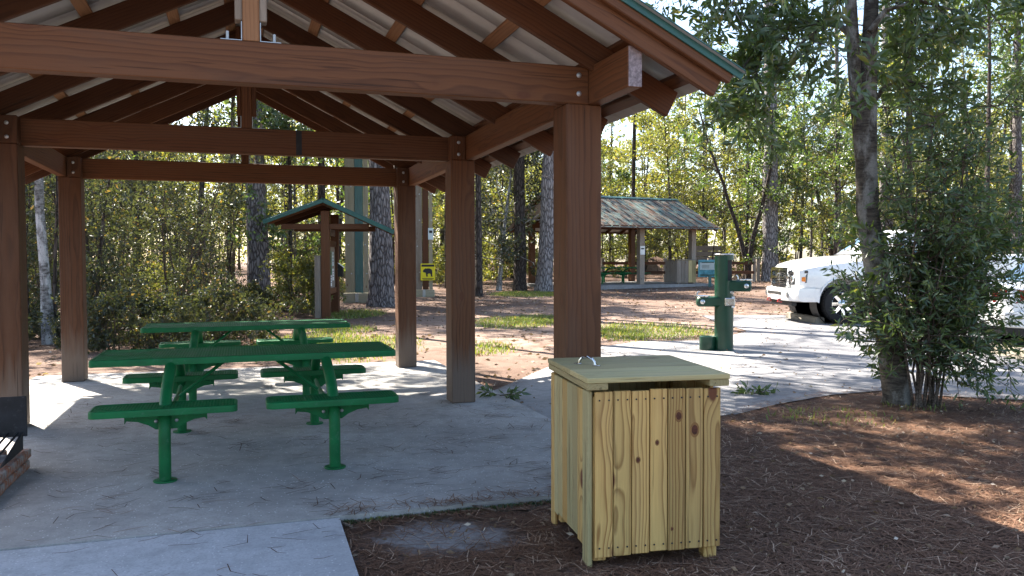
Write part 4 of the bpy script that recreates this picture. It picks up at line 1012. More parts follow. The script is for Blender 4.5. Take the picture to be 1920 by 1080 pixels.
def build_sedan():
    t = thing('white_sedan', 'white sedan seen from behind, its red tail lamps half hidden by the shrub', 'car', (7.36, 13.05, -.024), 0)
    # local +x forward, rear at x=0
    def sec(yb, zb, yw, zw, ys, zs, yt, zt, zc): return [(0, zb), (yb, zb), (yw, zw), (ys, zs), (yt, zt), (yt*.5, zc-.004), (0, zc)]
    st = [(.02, sec(.62, .42, .68, .55, .66, .85, .50, .93, .95)), (.10, sec(.76, .34, .82, .55, .79, .90, .62, 1.00, 1.02)), (.35, sec(.82, .28, .88, .58, .84, .93, .68, 1.03, 1.05)),
          (.80, sec(.84, .24, .90, .60, .86, .94, .74, 1.02, 1.04)), (1.3, sec(.85, .22, .905, .60, .87, .93, .78, .98, 1.0)), (3.2, sec(.85, .22, .905, .58, .86, .90, .76, .95, .97)),
          (3.6, sec(.85, .24, .90, .58, .84, .86, .70, .92, .95)), (4.4, sec(.80, .28, .85, .55, .74, .74, .55, .80, .83)), (4.62, sec(.66, .34, .70, .50, .60, .64, .42, .68, .70))]
    me = loft(st).mesh('body', 'white_paint'); XR, XF, RW = .98, 3.68, .33
    cut_arches(me, [(XR, RW+.01, .375, .55, 1.1), (XR, RW+.01, .375, -1.1, -.55), (XF, RW+.01, .375, .55, 1.1), (XF, RW+.01, .375, -1.1, -.55)], 'body', 'white_paint', t, .012)
    def g(yb, zb, yt, zt): return [(0, zb), (yb, zb), ((yb+yt)/2+.01, (zb+zt)/2), (yt, zt-.03), (yt-.06, zt), (0, zt+.015)]
    flat = [(0, .98), (.74, .98), (.74, .985), (.73, .99), (.70, 1.0), (0, 1.01)]
    cabm = clean(loft([(.62, flat), (1.25, g(.80, .96, .62, 1.38)), (1.6, g(.82, .95, .63, 1.415)), (2.2, g(.82, .94, .62, 1.40)), (3.05, [(0, .93), (.76, .93), (.75, .935), (.74, .94), (.70, .95), (0, .96)])]).mesh('cabin', 'white_paint'))
    bm = bmesh.new(); bm.from_mesh(cabm); bmesh.ops.bevel(bm, geom=list(bm.edges), offset=.015, segments=2, affect='EDGES', clamp_overlap=True); bm.to_mesh(cabm); bm.free(); cabm.polygons.foreach_set('use_smooth', [True]*len(cabm.polygons)); cabm.set_sharp_from_angle(angle=R(35))
    obj_from('cabin', cabm, t)
    mb = MB(); mb.add([(.66, -.64, 1.035), (.66, .64, 1.035), (1.20, .54, 1.385), (1.20, -.54, 1.385), (.69, -.64, 1.02), (.69, .64, 1.02), (1.23, .54, 1.37), (1.23, -.54, 1.37)], [(0, 3, 2, 1), (4, 5, 6, 7), (0, 1, 5, 4), (1, 2, 6, 5), (2, 3, 7, 6), (3, 0, 4, 7)]); mb.build('rear_window', 'car_glass', t)
    for s in (-1, 1):
        def yy(z): return .80+(.64-.80)*(z-.96)/.42+.012
        for poly in ([(1.15, 1.0), (1.42, 1.33), (1.95, 1.345), (1.95, 1.0)], [(2.03, 1.0), (2.03, 1.34), (2.35, 1.32), (2.85, 1.0)]):
            V = [(x, s*yy(z), z) for x, z in poly]+[(x, s*(yy(z)-.03), z) for x, z in poly]; mb = MB(); mb.add(V, [(0, 1, 2, 3), (7, 6, 5, 4)]+[(i, i+4, (i+1) % 4+4, (i+1) % 4) for i in range(4)]); mb.build('side_window', 'car_glass', t)
        V = [(.03, s*.44, .72), (.01, s*.44, .90), (.06, s*.70, .92), (.22, s*.855, .90), (.30, s*.875, .82), (.16, s*.84, .72), (.06, s*.70, .71)]
        c0 = Vector((.25, s*.5, .8)); mb = MB(); Vo = [tuple(Vector(v)+(Vector(v)-c0).normalized()*.02) for v in V]; n = 7
        mb.add(Vo+V, [tuple(range(n)), tuple(range(n, 2*n))[::-1]]+[(i, i+n, (i+1) % n+n, (i+1) % n) for i in range(n)]); mb.build('tail_light', 'lamp_red', t)
        wheel(t, XR, s*.79, RW, .21, s, 'steel_bright', 7); wheel(t, XF, s*.79, RW, .21, s, 'steel_bright', 7)
        for x in (XR, XF):
            mb = MB(); mb.lathe([(.385, .50*s), (.385, .86*s)], 'y', 24, (x, 0, RW+.01), closed=True); mb.lathe([(.385, .5*s), (0, .5*s)], 'y', 24, (x, 0, RW+.01)); mb.build('wheel_arch', 'black_plastic', t)
    V = []; bs = [(-.06, 0), (-.05, .45), (.03, .76), (.20, .89), (.55, .915)]; prof = [(.06, .60), (-.02, .58), (-.03, .48), (.0, .36), (.06, .33)]
    full = [(x, -y) for x, y in bs[::-1]]+bs[1:]
    for x, y in full: V += [(x+a, y, z) for a, z in prof]
    m = len(prof); mb = MB(); mb.add(V, [(i*m+k, i*m+k+1, (i+1)*m+k+1, (i+1)*m+k) for i in range(len(full)-1) for k in range(m-1)]); bp = mb.build('rear_bumper', 'white_paint', t, True)
    mb = MB(); V = []
    for x, y in full: V += [(x+.01, y*.985, .36), (x+.05, y*.97, .22)]
    mb.add(V, [(2*i, 2*i+1, 2*i+3, 2*i+2) for i in range(len(full)-1)]); mb.build('valance', 'black_plastic', bp)
    mb = MB(); mb.box((-.02, 0, .80), (.02, .34, .14), .004); mb.build('number_plate', 'sign_pale', t)
    mb = MB(); mb.bar((.0, -.4, .92), (.0, .4, .92), .03, .03); mb.build('trunk_trim', 'chrome', t)
build_sedan()

def wheel_stop(c, L, ang, label):
    t = thing('wheel_stop', label, 'wheel stop', c, ang, 'concrete wheel stops')
    mb = MB(); mb.add([(x, y, z) for x in (-L/2, L/2) for y, z in ((-.10, 0), (.10, 0), (.085, .11), (.06, .135), (-.06, .135), (-.085, .11))], [tuple(range(6))[::-1], tuple(range(6, 12))]+[(i, (i+1) % 6, (i+1) % 6+6, i+6) for i in range(6)]); mb.build('block', 'stop_concrete', t)
    for x in (-L*.35, L*.35): mb = MB(); mb.lathe([(.018, .134), (.018, .141), (0, .143)], 'z', 8, (x, 0, 0)); mb.build('anchor_pin', 'black_steel', t)
wheel_stop((6.62, 18.62, -.024), 1.85, R(91), 'concrete wheel stop under the nose of the white pickup truck')
wheel_stop((7.05, 12.0, -.024), 1.85, R(90), 'concrete wheel stop behind the white sedan')

# ------------------------------------------------------------------ vegetation builders
def leaves_mesh(name, C, D, size, aspect, mat, rng, fold=.25, jitter=.35):
    """one small folded leaf per point: C centres (n,3), D growth directions (n,3)"""
    n = len(C); C = np.asarray(C, float); D = np.asarray(D, float)+rng.normal(0, jitter, (n, 3)); D /= np.linalg.norm(D, axis=1)[:, None]+1e-9
    A = rng.normal(0, 1, (n, 3)); A[:, 2] *= .45; S_ = np.cross(D, A); S_ /= np.linalg.norm(S_, axis=1)[:, None]+1e-9; N = np.cross(S_, D)
    L = size*rng.uniform(.6, 1.25, n)[:, None]; Wd = L*aspect
    b = C-D*L*0; t = C+D*L; ml = C+D*L*.45+S_*Wd*.5+N*Wd*fold; mr = C+D*L*.45-S_*Wd*.5+N*Wd*fold
    V = np.stack([b, ml, t, mr], 1).reshape(-1, 3); i = np.arange(n)*4
    F = np.concatenate([np.stack([i, i+2, i+1], -1), np.stack([i, i+3, i+2], -1)])
    return mesh_np(name, V, F, mat)
class Wood:
    """collects tapered limbs of one tree"""
    def __init__(s): s.mb = MB(); s.C = []; s.D = []
    def limb(s, path, r0, r1, n=6):
        m = len(path); s.mb.tube(path, [r0+(r1-r0)*i/(m-1) for i in range(m)], n, cap=False)
def wob(rng, p, d, L, n, bend, up=0.0):
    P = [Vector(p)]; d = Vector(d).normalized()
    for i in range(n):
        d = (d+Vector(rng.normal(0, bend, 3))+Vector((0, 0, up))).normalized(); P.append(P[-1]+d*(L/n))
    return P, d
def twig_leaves(w, rng, path, k, spread, start=.2):
    """k leaf points along a twig path"""
    m = len(path)-1
    for _ in range(k):
        t = rng.uniform(start, 1.0)*m; i = min(int(t), m-1); p = path[i].lerp(path[i+1], t-i); d = (path[i+1]-path[i]).normalized()
        a = Vector(rng.normal(0, 1, 3)); a = (a-d*a.dot(d)).normalized()
        w.C.append(p+a*rng.uniform(0, spread)); w.D.append(d*.6+a*.8+Vector((0, 0, -.15)))
def make_tree(name, label, cat, H, r0, seed, leaf_mat, bark, lsize, aspect, z_lo, n_br, br_len, k_leaf, lean=(0, 0), twigs=5, group=None, multi=1, sub=3, bend=.16, crown_up=.03, taper=.25, shape=1.0):
    rng = np.random.default_rng(seed); w = Wood(); root = thing(name, label, cat, group=group)
    for s in range(multi):
        base = Vector((rng.normal(0, .07), rng.normal(0, .07), -.05)) if multi > 1 else Vector((0, 0, -.06))
        dirn = Vector((lean[0]+rng.normal(0, .09*(multi > 1)), lean[1]+rng.normal(0, .09*(multi > 1)), 1)); n = 9
        P, _ = wob(rng, base, dirn, H*(1 if multi == 1 else rng.uniform(.65, 1)), n, .035 if multi == 1 else .09, .03)
        rr = r0*(1 if multi == 1 else rng.uniform(.5, 1)); m = len(P)
        rad = [rr*(1-(1-taper)*i/(m-1)) for i in range(m)]; rad[0] = rr*1.35
        w.mb.tube(P, rad, 8 if multi == 1 else 6, cap=False)
        for b in range(n_br//multi):
            t = z_lo+(1-z_lo)*rng.uniform(0, 1); ft = t*(m-1); i = min(int(ft), m-2); p = P[i].lerp(P[i+1], ft-i); q = rng.uniform(0, 2*math.pi)
            env = (1-.65*abs(t-.45-(.25 if shape > 1 else 0)))
            L = br_len*env*rng.uniform(.6, 1.15); d = Vector((math.cos(q), math.sin(q), rng.uniform(.05, .75)))
            Q, _ = wob(rng, p, d, L, 5, bend, crown_up); rb = max(.006, rad[i]*.38); w.limb(Q, rb, rb*.25, 5)
            for s2 in range(sub):
                j = rng.integers(1, 5); e = Q[j].lerp(Q[j+1], rng.uniform(0, 1)); d2 = (Q[j+1]-Q[j]).normalized()+Vector(rng.normal(0, .7, 3)); d2.z -= .1
                Q2, _ = wob(rng, e, d2, L*rng.uniform(.3, .55), 3, .2, -.02); w.limb(Q2, rb*.35, rb*.12, 4)
                twig_leaves(w, rng, Q2, k_leaf, lsize*1.3)
                for s3 in range(twigs):
                    f = Q2[rng.integers(1, 4)]; Q3, _ = wob(rng, f, Vector(rng.normal(0, 1, 3))*.9+Vector((0, 0, -.2)), L*rng.uniform(.10, .22), 2, .25); w.limb(Q3, rb*.12, rb*.05, 3)
                    twig_leaves(w, rng, Q3, k_leaf, lsize*.9)
    obj_from('trunk', w.mb.mesh('trunk', bark, True, False), root)
    if w.C: obj_from('crown', leaves_mesh('crown', np.array([tuple(c) for c in w.C]), np.array([tuple(d) for d in w.D]), lsize, aspect, leaf_mat, rng), root)
    return root
def make_pine(name, label, H, r0, seed, bark='bark_pine', lean=(0, 0), crown_lo=.6, group=None, n_br=26, blen=3.0, k=26):
    rng = np.random.default_rng(seed); w = Wood(); root = thing(name, label, 'tree', group=group)
    P, _ = wob(rng, (0, 0, -.1), (lean[0], lean[1], 1), H, 14, .012, .0); m = len(P)
    mb = MB(); n = 14; V = []
    for i, p in enumerate(P):
        rr = r0*(1-.72*i/(m-1))*(1.0 if i else 1.30)
        for q in range(n):
            a = 2*math.pi*q/n; V.append(p+Vector((math.cos(a), math.sin(a), 0))*rr*(1+.06*rng.normal()))
        if i == 0:                                               # root flare ring
            for q in range(n): a = 2*math.pi*q/n; V.append(p+Vector((0, 0, .45))+Vector((math.cos(a), math.sin(a), 0))*r0*(1.06+.05*rng.normal()))
    rings = m+1; w.mb.add(V, [(i*n+q, i*n+(q+1) % n, (i+1)*n+(q+1) % n, (i+1)*n+q) for i in range(rings-1) for q in range(n)])
    for s in range(6):                                            # dead stubs
        t = rng.uniform(.2, crown_lo); ft = t*(m-1); i = int(ft); p = P[i].lerp(P[i+1], ft-i); q = rng.uniform(0, 6.28); Q, _ = wob(rng, p, (math.cos(q), math.sin(q), rng.uniform(-.1, .4)), rng.uniform(.3, 1.2), 3, .2); w.limb(Q, r0*.10, r0*.03, 5)
    for b in range(n_br):
        t = crown_lo+(1-crown_lo)*(b+.5)/n_br; ft = t*(m-1); i = min(int(ft), m-2); p = P[i].lerp(P[i+1], ft-i); q = b*2.4+rng.uniform(-.4, .4)
        L = blen*(1.1-.75*(t-crown_lo)/(1-crown_lo))*rng.uniform(.6, 1.1); Q, _ = wob(rng, p, (math.cos(q), math.sin(q), rng.uniform(.0, .5)), L, 5, .13, .04); w.limb(Q, r0*.17, r0*.04, 5)
        for s2 in range(6):
            j = rng.integers(1, 5); d2 = (Q[j+1]-Q[j]).normalized()+Vector(rng.normal(0, .6, 3)); Q2, _ = wob(rng, Q[j], d2, L*.3, 2, .2, .05); w.limb(Q2, r0*.05, r0*.02, 3)
            for e in (Q2[1], Q2[2]):
                for _ in range(k//2): v = Vector(rng.normal(0, 1, 3)).normalized(); w.C.append(e+v*.02); w.D.append(v+d2.normalized()*.5)
    obj_from('trunk', w.mb.mesh('trunk', bark, True, False), root)
    obj_from('crown', leaves_mesh('crown', np.array([tuple(c) for c in w.C]), np.array([tuple(d) for d in w.D]), .26, .07, 'needle_green', rng, jitter=.2), root)
    return root

LAND = []
def landmark(x, y, phrase): LAND.append((x, y, phrase))
def near_phrase(x, y):
    a, b, ph = min(LAND, key=lambda l: (l[0]-x)**2+(l[1]-y)**2)
    return ('behind ' if y > b+1.5 else 'before ' if y < b-1.5 else 'beside ')+ph
def relabel(o, stem, grp):
    ph = near_phrase(o.location.x, o.location.y); o['label'] = stem+' '+ph; o['group'] = grp+' '+ph
# ---- the big pines that stand singly
def pine_at(x, y, wpx, seed, label, bark='bark_pine', H=19, lean=(0, 0), name='pine_tree', crown_lo=.6, mark=None, **kw):
    p = gpt(x, y); r = wpx*p.y/CAM_F/2; t = make_pine(name, label, H, r, seed, bark, lean, crown_lo, **kw); t.location = (p.x, p.y, gz(p.x, p.y))
    if mark: landmark(p.x, p.y, mark)
    return t
pine_at(486, 574, 42, 1, 'thick grey pine trunk left of the notice kiosk', H=21, lean=(-.018, 0), mark='the thick grey pine')
pine_at(714, 574, 44, 2, 'thick pine with plated bark right of the notice kiosk roof', H=22, lean=(.012, 0), mark='the plated pine')
pine_at(1020, 546, 30, 3, 'pale pine trunk in front of the left end of the distant pavilion', 'bark_grey', lean=(.022, 0), H=20, mark='the pale pine trunk')
pine_at(975, 545, 24, 4, 'dark pine trunk behind the leafy tree beside the distant pavilion', 'bark_dark', H=19)
pine_at(1444, 527, 31, 5, 'tall grey pine trunk beyond the nose of the pickup truck', 'bark_grey', H=24, mark='the tall grey pine')
pine_at(1660, 520, 28, 6, 'rough pine trunk showing just behind the forked tree', 'bark_grey', H=22, mark='the rough pine')
pine_at(1571, 512, 14, 7, 'slim straight pine beyond the hood of the pickup truck', H=20, mark='the slim straight pine')
pt_ = make_tree('pale_tree', 'pale mottled trunk just outside the left posts', 'tree', 10.5, .088, 8, 'leaf_oak', 'bark_pale', .16, .5, .45, 34, 3.0, 7, lean=(.02, 0), sub=4, bend=.12)
pp_ = gpt(92, 645); pt_.location = (pp_.x, pp_.y, -.04); landmark(pp_.x, pp_.y, 'the pale mottled trunk')
pine_at(540, 545, 13, 9, 'slim dark trunk standing behind the peak of the kiosk roof', 'bark_dark', H=18)
pine_at(607, 548, 15, 10, 'dark trunk directly behind the kiosk ridge', 'bark_dark', H=19)
pine_at(898, 556, 13, 11, 'thin bare trunk beside the middle post of the pavilion', 'bark_dark', H=16, mark='the thin bare trunk')
pine_at(1905, 520, 20, 12, 'pine trunk far behind the white sedan', H=22, mark='the pine past the sedan')
pine_at(430, 548, 10, 13, 'slender dark trunk in the shade left of the thick pine', 'bark_dark', H=17, mark='the slender dark trunk')
ct = make_tree('crooked_tree', 'crooked dark forked tree just left of the tall grey pine', 'tree', 9.5, .22, 31, 'leaf_oak', 'bark_dark', .16, .5, .35, 16, 2.6, 8, lean=(-.06, 0), multi=2); ct.location = gpt(1405, 527)
ct = make_tree('leaning_tree', 'slender leaning tree with a forked stem above the truck hood', 'tree', 12, .17, 32, 'leaf_oak', 'bark_dark', .17, .5, .5, 16, 2.6, 7, lean=(-.14, 0)); ct.location = gpt(1566, 516)

def oak_at(x, y, seed, label, H, r, z_lo, n_br, br, k):
    p = gpt(x, y); t = make_tree('added_shade_tree', label, 'tree', H, r, seed, 'leaf_oak', 'bark_dark', .17, .5, z_lo, n_br, br, k, sub=4, twigs=5, bend=.12); t.location = (p.x, p.y, -.04); return t
oak_at(763, 679, 14, 'added leafy tree hidden close behind the back right post for shade', 10.5, .075, .5, 46, 3.4, 10)  # added out of sight behind the post to shade the pine straw
oak2 = oak_at(763, 632, 17, 'tall added tree hidden further behind the back right post for shade', 13, .09, .5, 40, 3.2, 9)  # also added unseen, to dapple the path
oak_at(1084, 645, 16, 'added leafy tree hidden close behind the front right post for shade', 13, .12, .55, 30, 3.0, 9)  # unseen addition that throws dappled shade over the lot
pine_at(1084, 596, 26, 15, 'tall added pine hidden straight behind the front right post for shade', H=16, crown_lo=.55, n_br=30, blen=3.0)  # pine added behind the post, its crown shades the lot
for (ox, oy, osc, olab) in ((-9.4, 24.5, 1.05, 'tall leafy tree in the shade left of the thick grey pine'), (-6.3, 29.5, 1.0, 'tall leafy tree behind the notice kiosk'), (-12.5, 27.5, 1.15, 'tall leafy tree behind the undergrowth and saplings'), (-2.6, 35.5, 1.1, 'tall leafy tree just past the timber tower'),
                            (-9.0, 36, 1.2, 'tall leafy tree deep in the woods behind the thick grey pine'), (-15.5, 22, 1.0, 'tall leafy tree at the shaded end of the undergrowth'), (0.2, 43.5, 1.1, 'tall leafy tree behind the dark pine beside the distant pavilion'), (14.5, 47, 1.0, 'tall leafy tree behind the right end of the distant pavilion'), (21, 44, 1.0, 'tall leafy tree behind the tall grey pine'), (26.5, 46, 1.1, 'tall leafy tree behind the rough pine')):
    copy_tree(oak2, (ox, oy, gz(ox, oy)), ox*1.7, osc, olab)  # copies fill out the woods and add shade over the clearing
landmark(4.5, 39, 'the distant pavilion'); landmark(-4.3, 21, 'the notice kiosk'); landmark(-4.2, 29, 'the timber tower'); landmark(-8.5, 16, 'the back left post'); landmark(-3, 42, 'the low leafy tree')
# ---- mid-storey trees: three builds, copied
mid = [make_tree('leafy_tree', 'slender leafy tree in the sunlit woods behind the clearing', 'tree', 8.5, .085, 41, 'leaf_light', 'bark_dark', .15, .5, .18, 30, 2.3, 9, group='slender leafy trees of the woods'),
       make_tree('leafy_tree', 'broad dark leafed tree in the woods behind the clearing', 'tree', 7.0, .075, 42, 'leaf_oak', 'bark_dark', .15, .5, .12, 30, 2.4, 9, group='broad leafed trees of the woods'),
       make_tree('leafy_tree', 'tall thin yellowish tree in the woods behind the clearing', 'tree', 11.0, .10, 43, 'leaf_light', 'bark_pine', .17, .5, .3, 30, 2.5, 9, group='tall yellowish trees of the woods')]
thin = make_pine('pine_tree', 'thin straight pine far off in the woods', 17, .12, 44, 'bark_dark', crown_lo=.55, group='thin pines far off in the woods', n_br=18, blen=2.0, k=16)
rng = np.random.default_rng(7)
used = []
def free(x, y, gap):
    if paved(x, y): return False
    for a, b, g in used:
        if (a-x)**2+(b-y)**2 < max(gap, g)**2: return False
    return True
keep = [(-4.4, 19.5, 3.0), (-5, 26, 1.5), (-3.3, 30, 1.5), (4.5, 37, 5.0), (7, 37, 5), (9, 36.5, 4), (3.1, 12.2, 3)]
used += keep
first = {0: True, 1: True, 2: True}
def put(i, x, y, sc):
    p = (x, y, gz(x, y))
    if first.get(i): mid[i].location = p; mid[i].scale = (sc,)*3; mid[i].rotation_euler = (0, 0, rng.uniform(0, 6.28)); first[i] = False
    else: copy_tree(mid[i], p, rng.uniform(0, 6.28), sc)
cnt = 0
for _ in range(4000):
    if cnt >= 88: break
    y = rng.uniform(24, 66); px_ = rng.uniform(-150, 2080); x = (px_-960)/CAM_F*y
    if y < 36 and 790 < px_ < 2200: continue                        # the clearing and the lot stay open
    if y < 44 and 1100 < px_ < 1370: continue
    if 240 < px_ < 720 and rng.uniform() < .65: continue
    if px_ < 240 and rng.uniform() < .4: continue
    if not free(x, y, 1.5): continue
    used.append((x, y, 1.3)); put(int(rng.choice([0, 1, 2], p=[.4, .3, .3])), x, y, rng.uniform(.75, 1.2)); cnt += 1
cnt = 0
for _ in range(3000):
    if cnt >= 60: break
    y = rng.uniform(34, 85); px_ = rng.uniform(-100, 2020); x = (px_-960)/CAM_F*y
    if y < 46 and 1000 < px_ < 1370: continue
    if not free(x, y, .9): continue
    used.append((x, y, .8)); sc = rng.uniform(.7, 1.2)
    if cnt == 0: thin.location = (x, y, gz(x, y))
    else: copy_tree(thin, (x, y, gz(x, y)), rng.uniform(0, 6.28), sc)
    cnt += 1

# ---- undergrowth
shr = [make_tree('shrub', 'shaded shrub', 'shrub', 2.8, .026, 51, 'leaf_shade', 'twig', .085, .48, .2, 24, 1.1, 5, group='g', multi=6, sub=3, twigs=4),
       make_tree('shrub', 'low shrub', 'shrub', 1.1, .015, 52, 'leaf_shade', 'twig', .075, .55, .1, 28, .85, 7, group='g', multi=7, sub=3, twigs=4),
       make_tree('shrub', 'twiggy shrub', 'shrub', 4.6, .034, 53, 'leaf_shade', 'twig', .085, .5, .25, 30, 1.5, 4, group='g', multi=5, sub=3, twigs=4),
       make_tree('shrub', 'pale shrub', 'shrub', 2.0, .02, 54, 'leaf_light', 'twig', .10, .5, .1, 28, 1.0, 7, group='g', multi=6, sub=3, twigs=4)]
sap = make_tree('sapling', 'sapling', 'sapling', 6.5, .030, 55, 'leaf_shade', 'bark_dark', .10, .5, .25, 18, 1.5, 5, group='g', sub=3, twigs=4, lean=(.06, 0))
sfirst = [True]*4
def puts(i, x, y, sc, label=None, group=None):
    p = (x, y, gz(x, y))
    if sfirst[i] and not label: sfirst[i] = False; shr[i].location = p; shr[i].scale = (sc,)*3; return
    c = copy_tree(shr[i], p, rng.uniform(0, 6.28), sc, label)
    if label and 'group' in c.keys(): del c['group']
rng = np.random.default_rng(12)
def shrubs(n, x0, x1, y0, y1, kinds, probs, gap, s0=.75, s1=1.25):
    c = 0; u2 = []
    for _ in range(n*40):
        if c >= n: break
        px_ = rng.uniform(x0, x1); y = rng.uniform(y0, y1); x = (px_-960)/CAM_F*y
        if paved(x, y) or any((a-x)**2+(b-y)**2 < gap*gap for a, b in u2): continue
        if (x+4.4)**2+(y-19.8)**2 < 2.2**2: continue
        if y < 26 and kinds != [1] and (400 < px_ < 560 or 640 < px_ < 780): continue
        if any((a-x)**2+(b-y)**2 < g*g for a, b, g in keep[:-1]): continue
        u2.append((x, y)); puts(int(rng.choice(kinds, p=probs)), x, y, rng.uniform(s0, s1)); c += 1
def saplings(n, x0, x1, y0, y1):
    c = 0
    for _ in range(n*40):
        if c >= n: break
        px_ = rng.uniform(x0, x1); y = rng.uniform(y0, y1); x = (px_-960)/CAM_F*y
        if paved(x, y) or (y < 27 and (400 < px_ < 560 or 590 < px_ < 780)): continue
        if c == 0 and not saplings.done: sap.location = (x, y, gz(x, y)); saplings.done = True
        else: copy_tree(sap, (x, y, gz(x, y)), rng.uniform(0, 6.28), rng.uniform(.6, 1.25))
        c += 1
saplings.done = False
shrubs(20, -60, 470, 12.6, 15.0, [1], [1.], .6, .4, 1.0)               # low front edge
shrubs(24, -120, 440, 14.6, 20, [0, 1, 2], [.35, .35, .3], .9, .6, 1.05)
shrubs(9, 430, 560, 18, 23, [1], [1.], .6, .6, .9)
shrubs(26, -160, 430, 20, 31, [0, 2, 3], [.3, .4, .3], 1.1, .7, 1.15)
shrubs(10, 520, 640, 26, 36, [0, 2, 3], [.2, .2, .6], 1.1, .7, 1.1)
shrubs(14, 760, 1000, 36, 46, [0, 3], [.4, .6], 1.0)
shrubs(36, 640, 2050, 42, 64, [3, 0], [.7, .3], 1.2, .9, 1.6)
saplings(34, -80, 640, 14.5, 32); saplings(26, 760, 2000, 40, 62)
puts(3, *gpt(548, 590).xy, .95, 'bright sunlit bush beside the left side of the notice kiosk')
puts(3, *gpt(590, 584).xy, .8, 'small pale bush directly behind the notice kiosk board')

MIDN = {mid[0].children[0].data: 'slender leafy tree', mid[1].children[0].data: 'broad dark leafed tree', mid[2].children[0].data: 'tall thin yellowish tree', thin.children[0].data: 'thin straight pine'}
SHN = {shr[0].children[0].data: 'shaded shrub', shr[1].children[0].data: 'spreading shrub', shr[2].children[0].data: 'twiggy shrub', shr[3].children[0].data: 'pale sunlit shrub', sap.children[0].data: 'thin stemmed sapling'}
for o in list(COL.objects):
    if o.type != 'EMPTY' or not o.children or o.parent: continue
    d = o.children[0].data
    if d in MIDN: relabel(o, ('large ' if o.scale.x > .98 else 'small ')+MIDN[d], MIDN[d]+'s')
    elif d in SHN and 'group' in o.keys(): relabel(o, ('large ' if o.scale.x > 1.0 else 'small ')+SHN[d], SHN[d]+'s')
# ---- far wood that reads as one mass
def far_woods():
    rng = np.random.default_rng(3); C = []; n = 1150
    a = rng.uniform(-52, 52, n); d = rng.uniform(62, 105, n); cx = np.sin(np.radians(a))*d; cy_ = np.cos(np.radians(a))*d
    h = rng.gamma(2.2, 3.2, n)+.5; rad = rng.uniform(.8, 2.2, n)
    for x, y, z, r in zip(cx, cy_, h, rad):
        k = 110; v = rng.normal(0, 1, (k, 3)); v /= np.linalg.norm(v, axis=1)[:, None]; v *= (r*rng.uniform(.35, 1.0, k)**.6)[:, None]; v[:, 2] *= .7
        C.append(v+np.array([x, y, gz(x, y)+z]))
    C = np.concatenate(C); o = obj_from('far_woods', leaves_mesh('far_woods', C, rng.normal(0, 1, C.shape), .42, .55, 'leaf_light', rng)); tag(o, 'far sunlit woods closing the view behind the clearing', 'woods', kind='stuff')
far_woods()

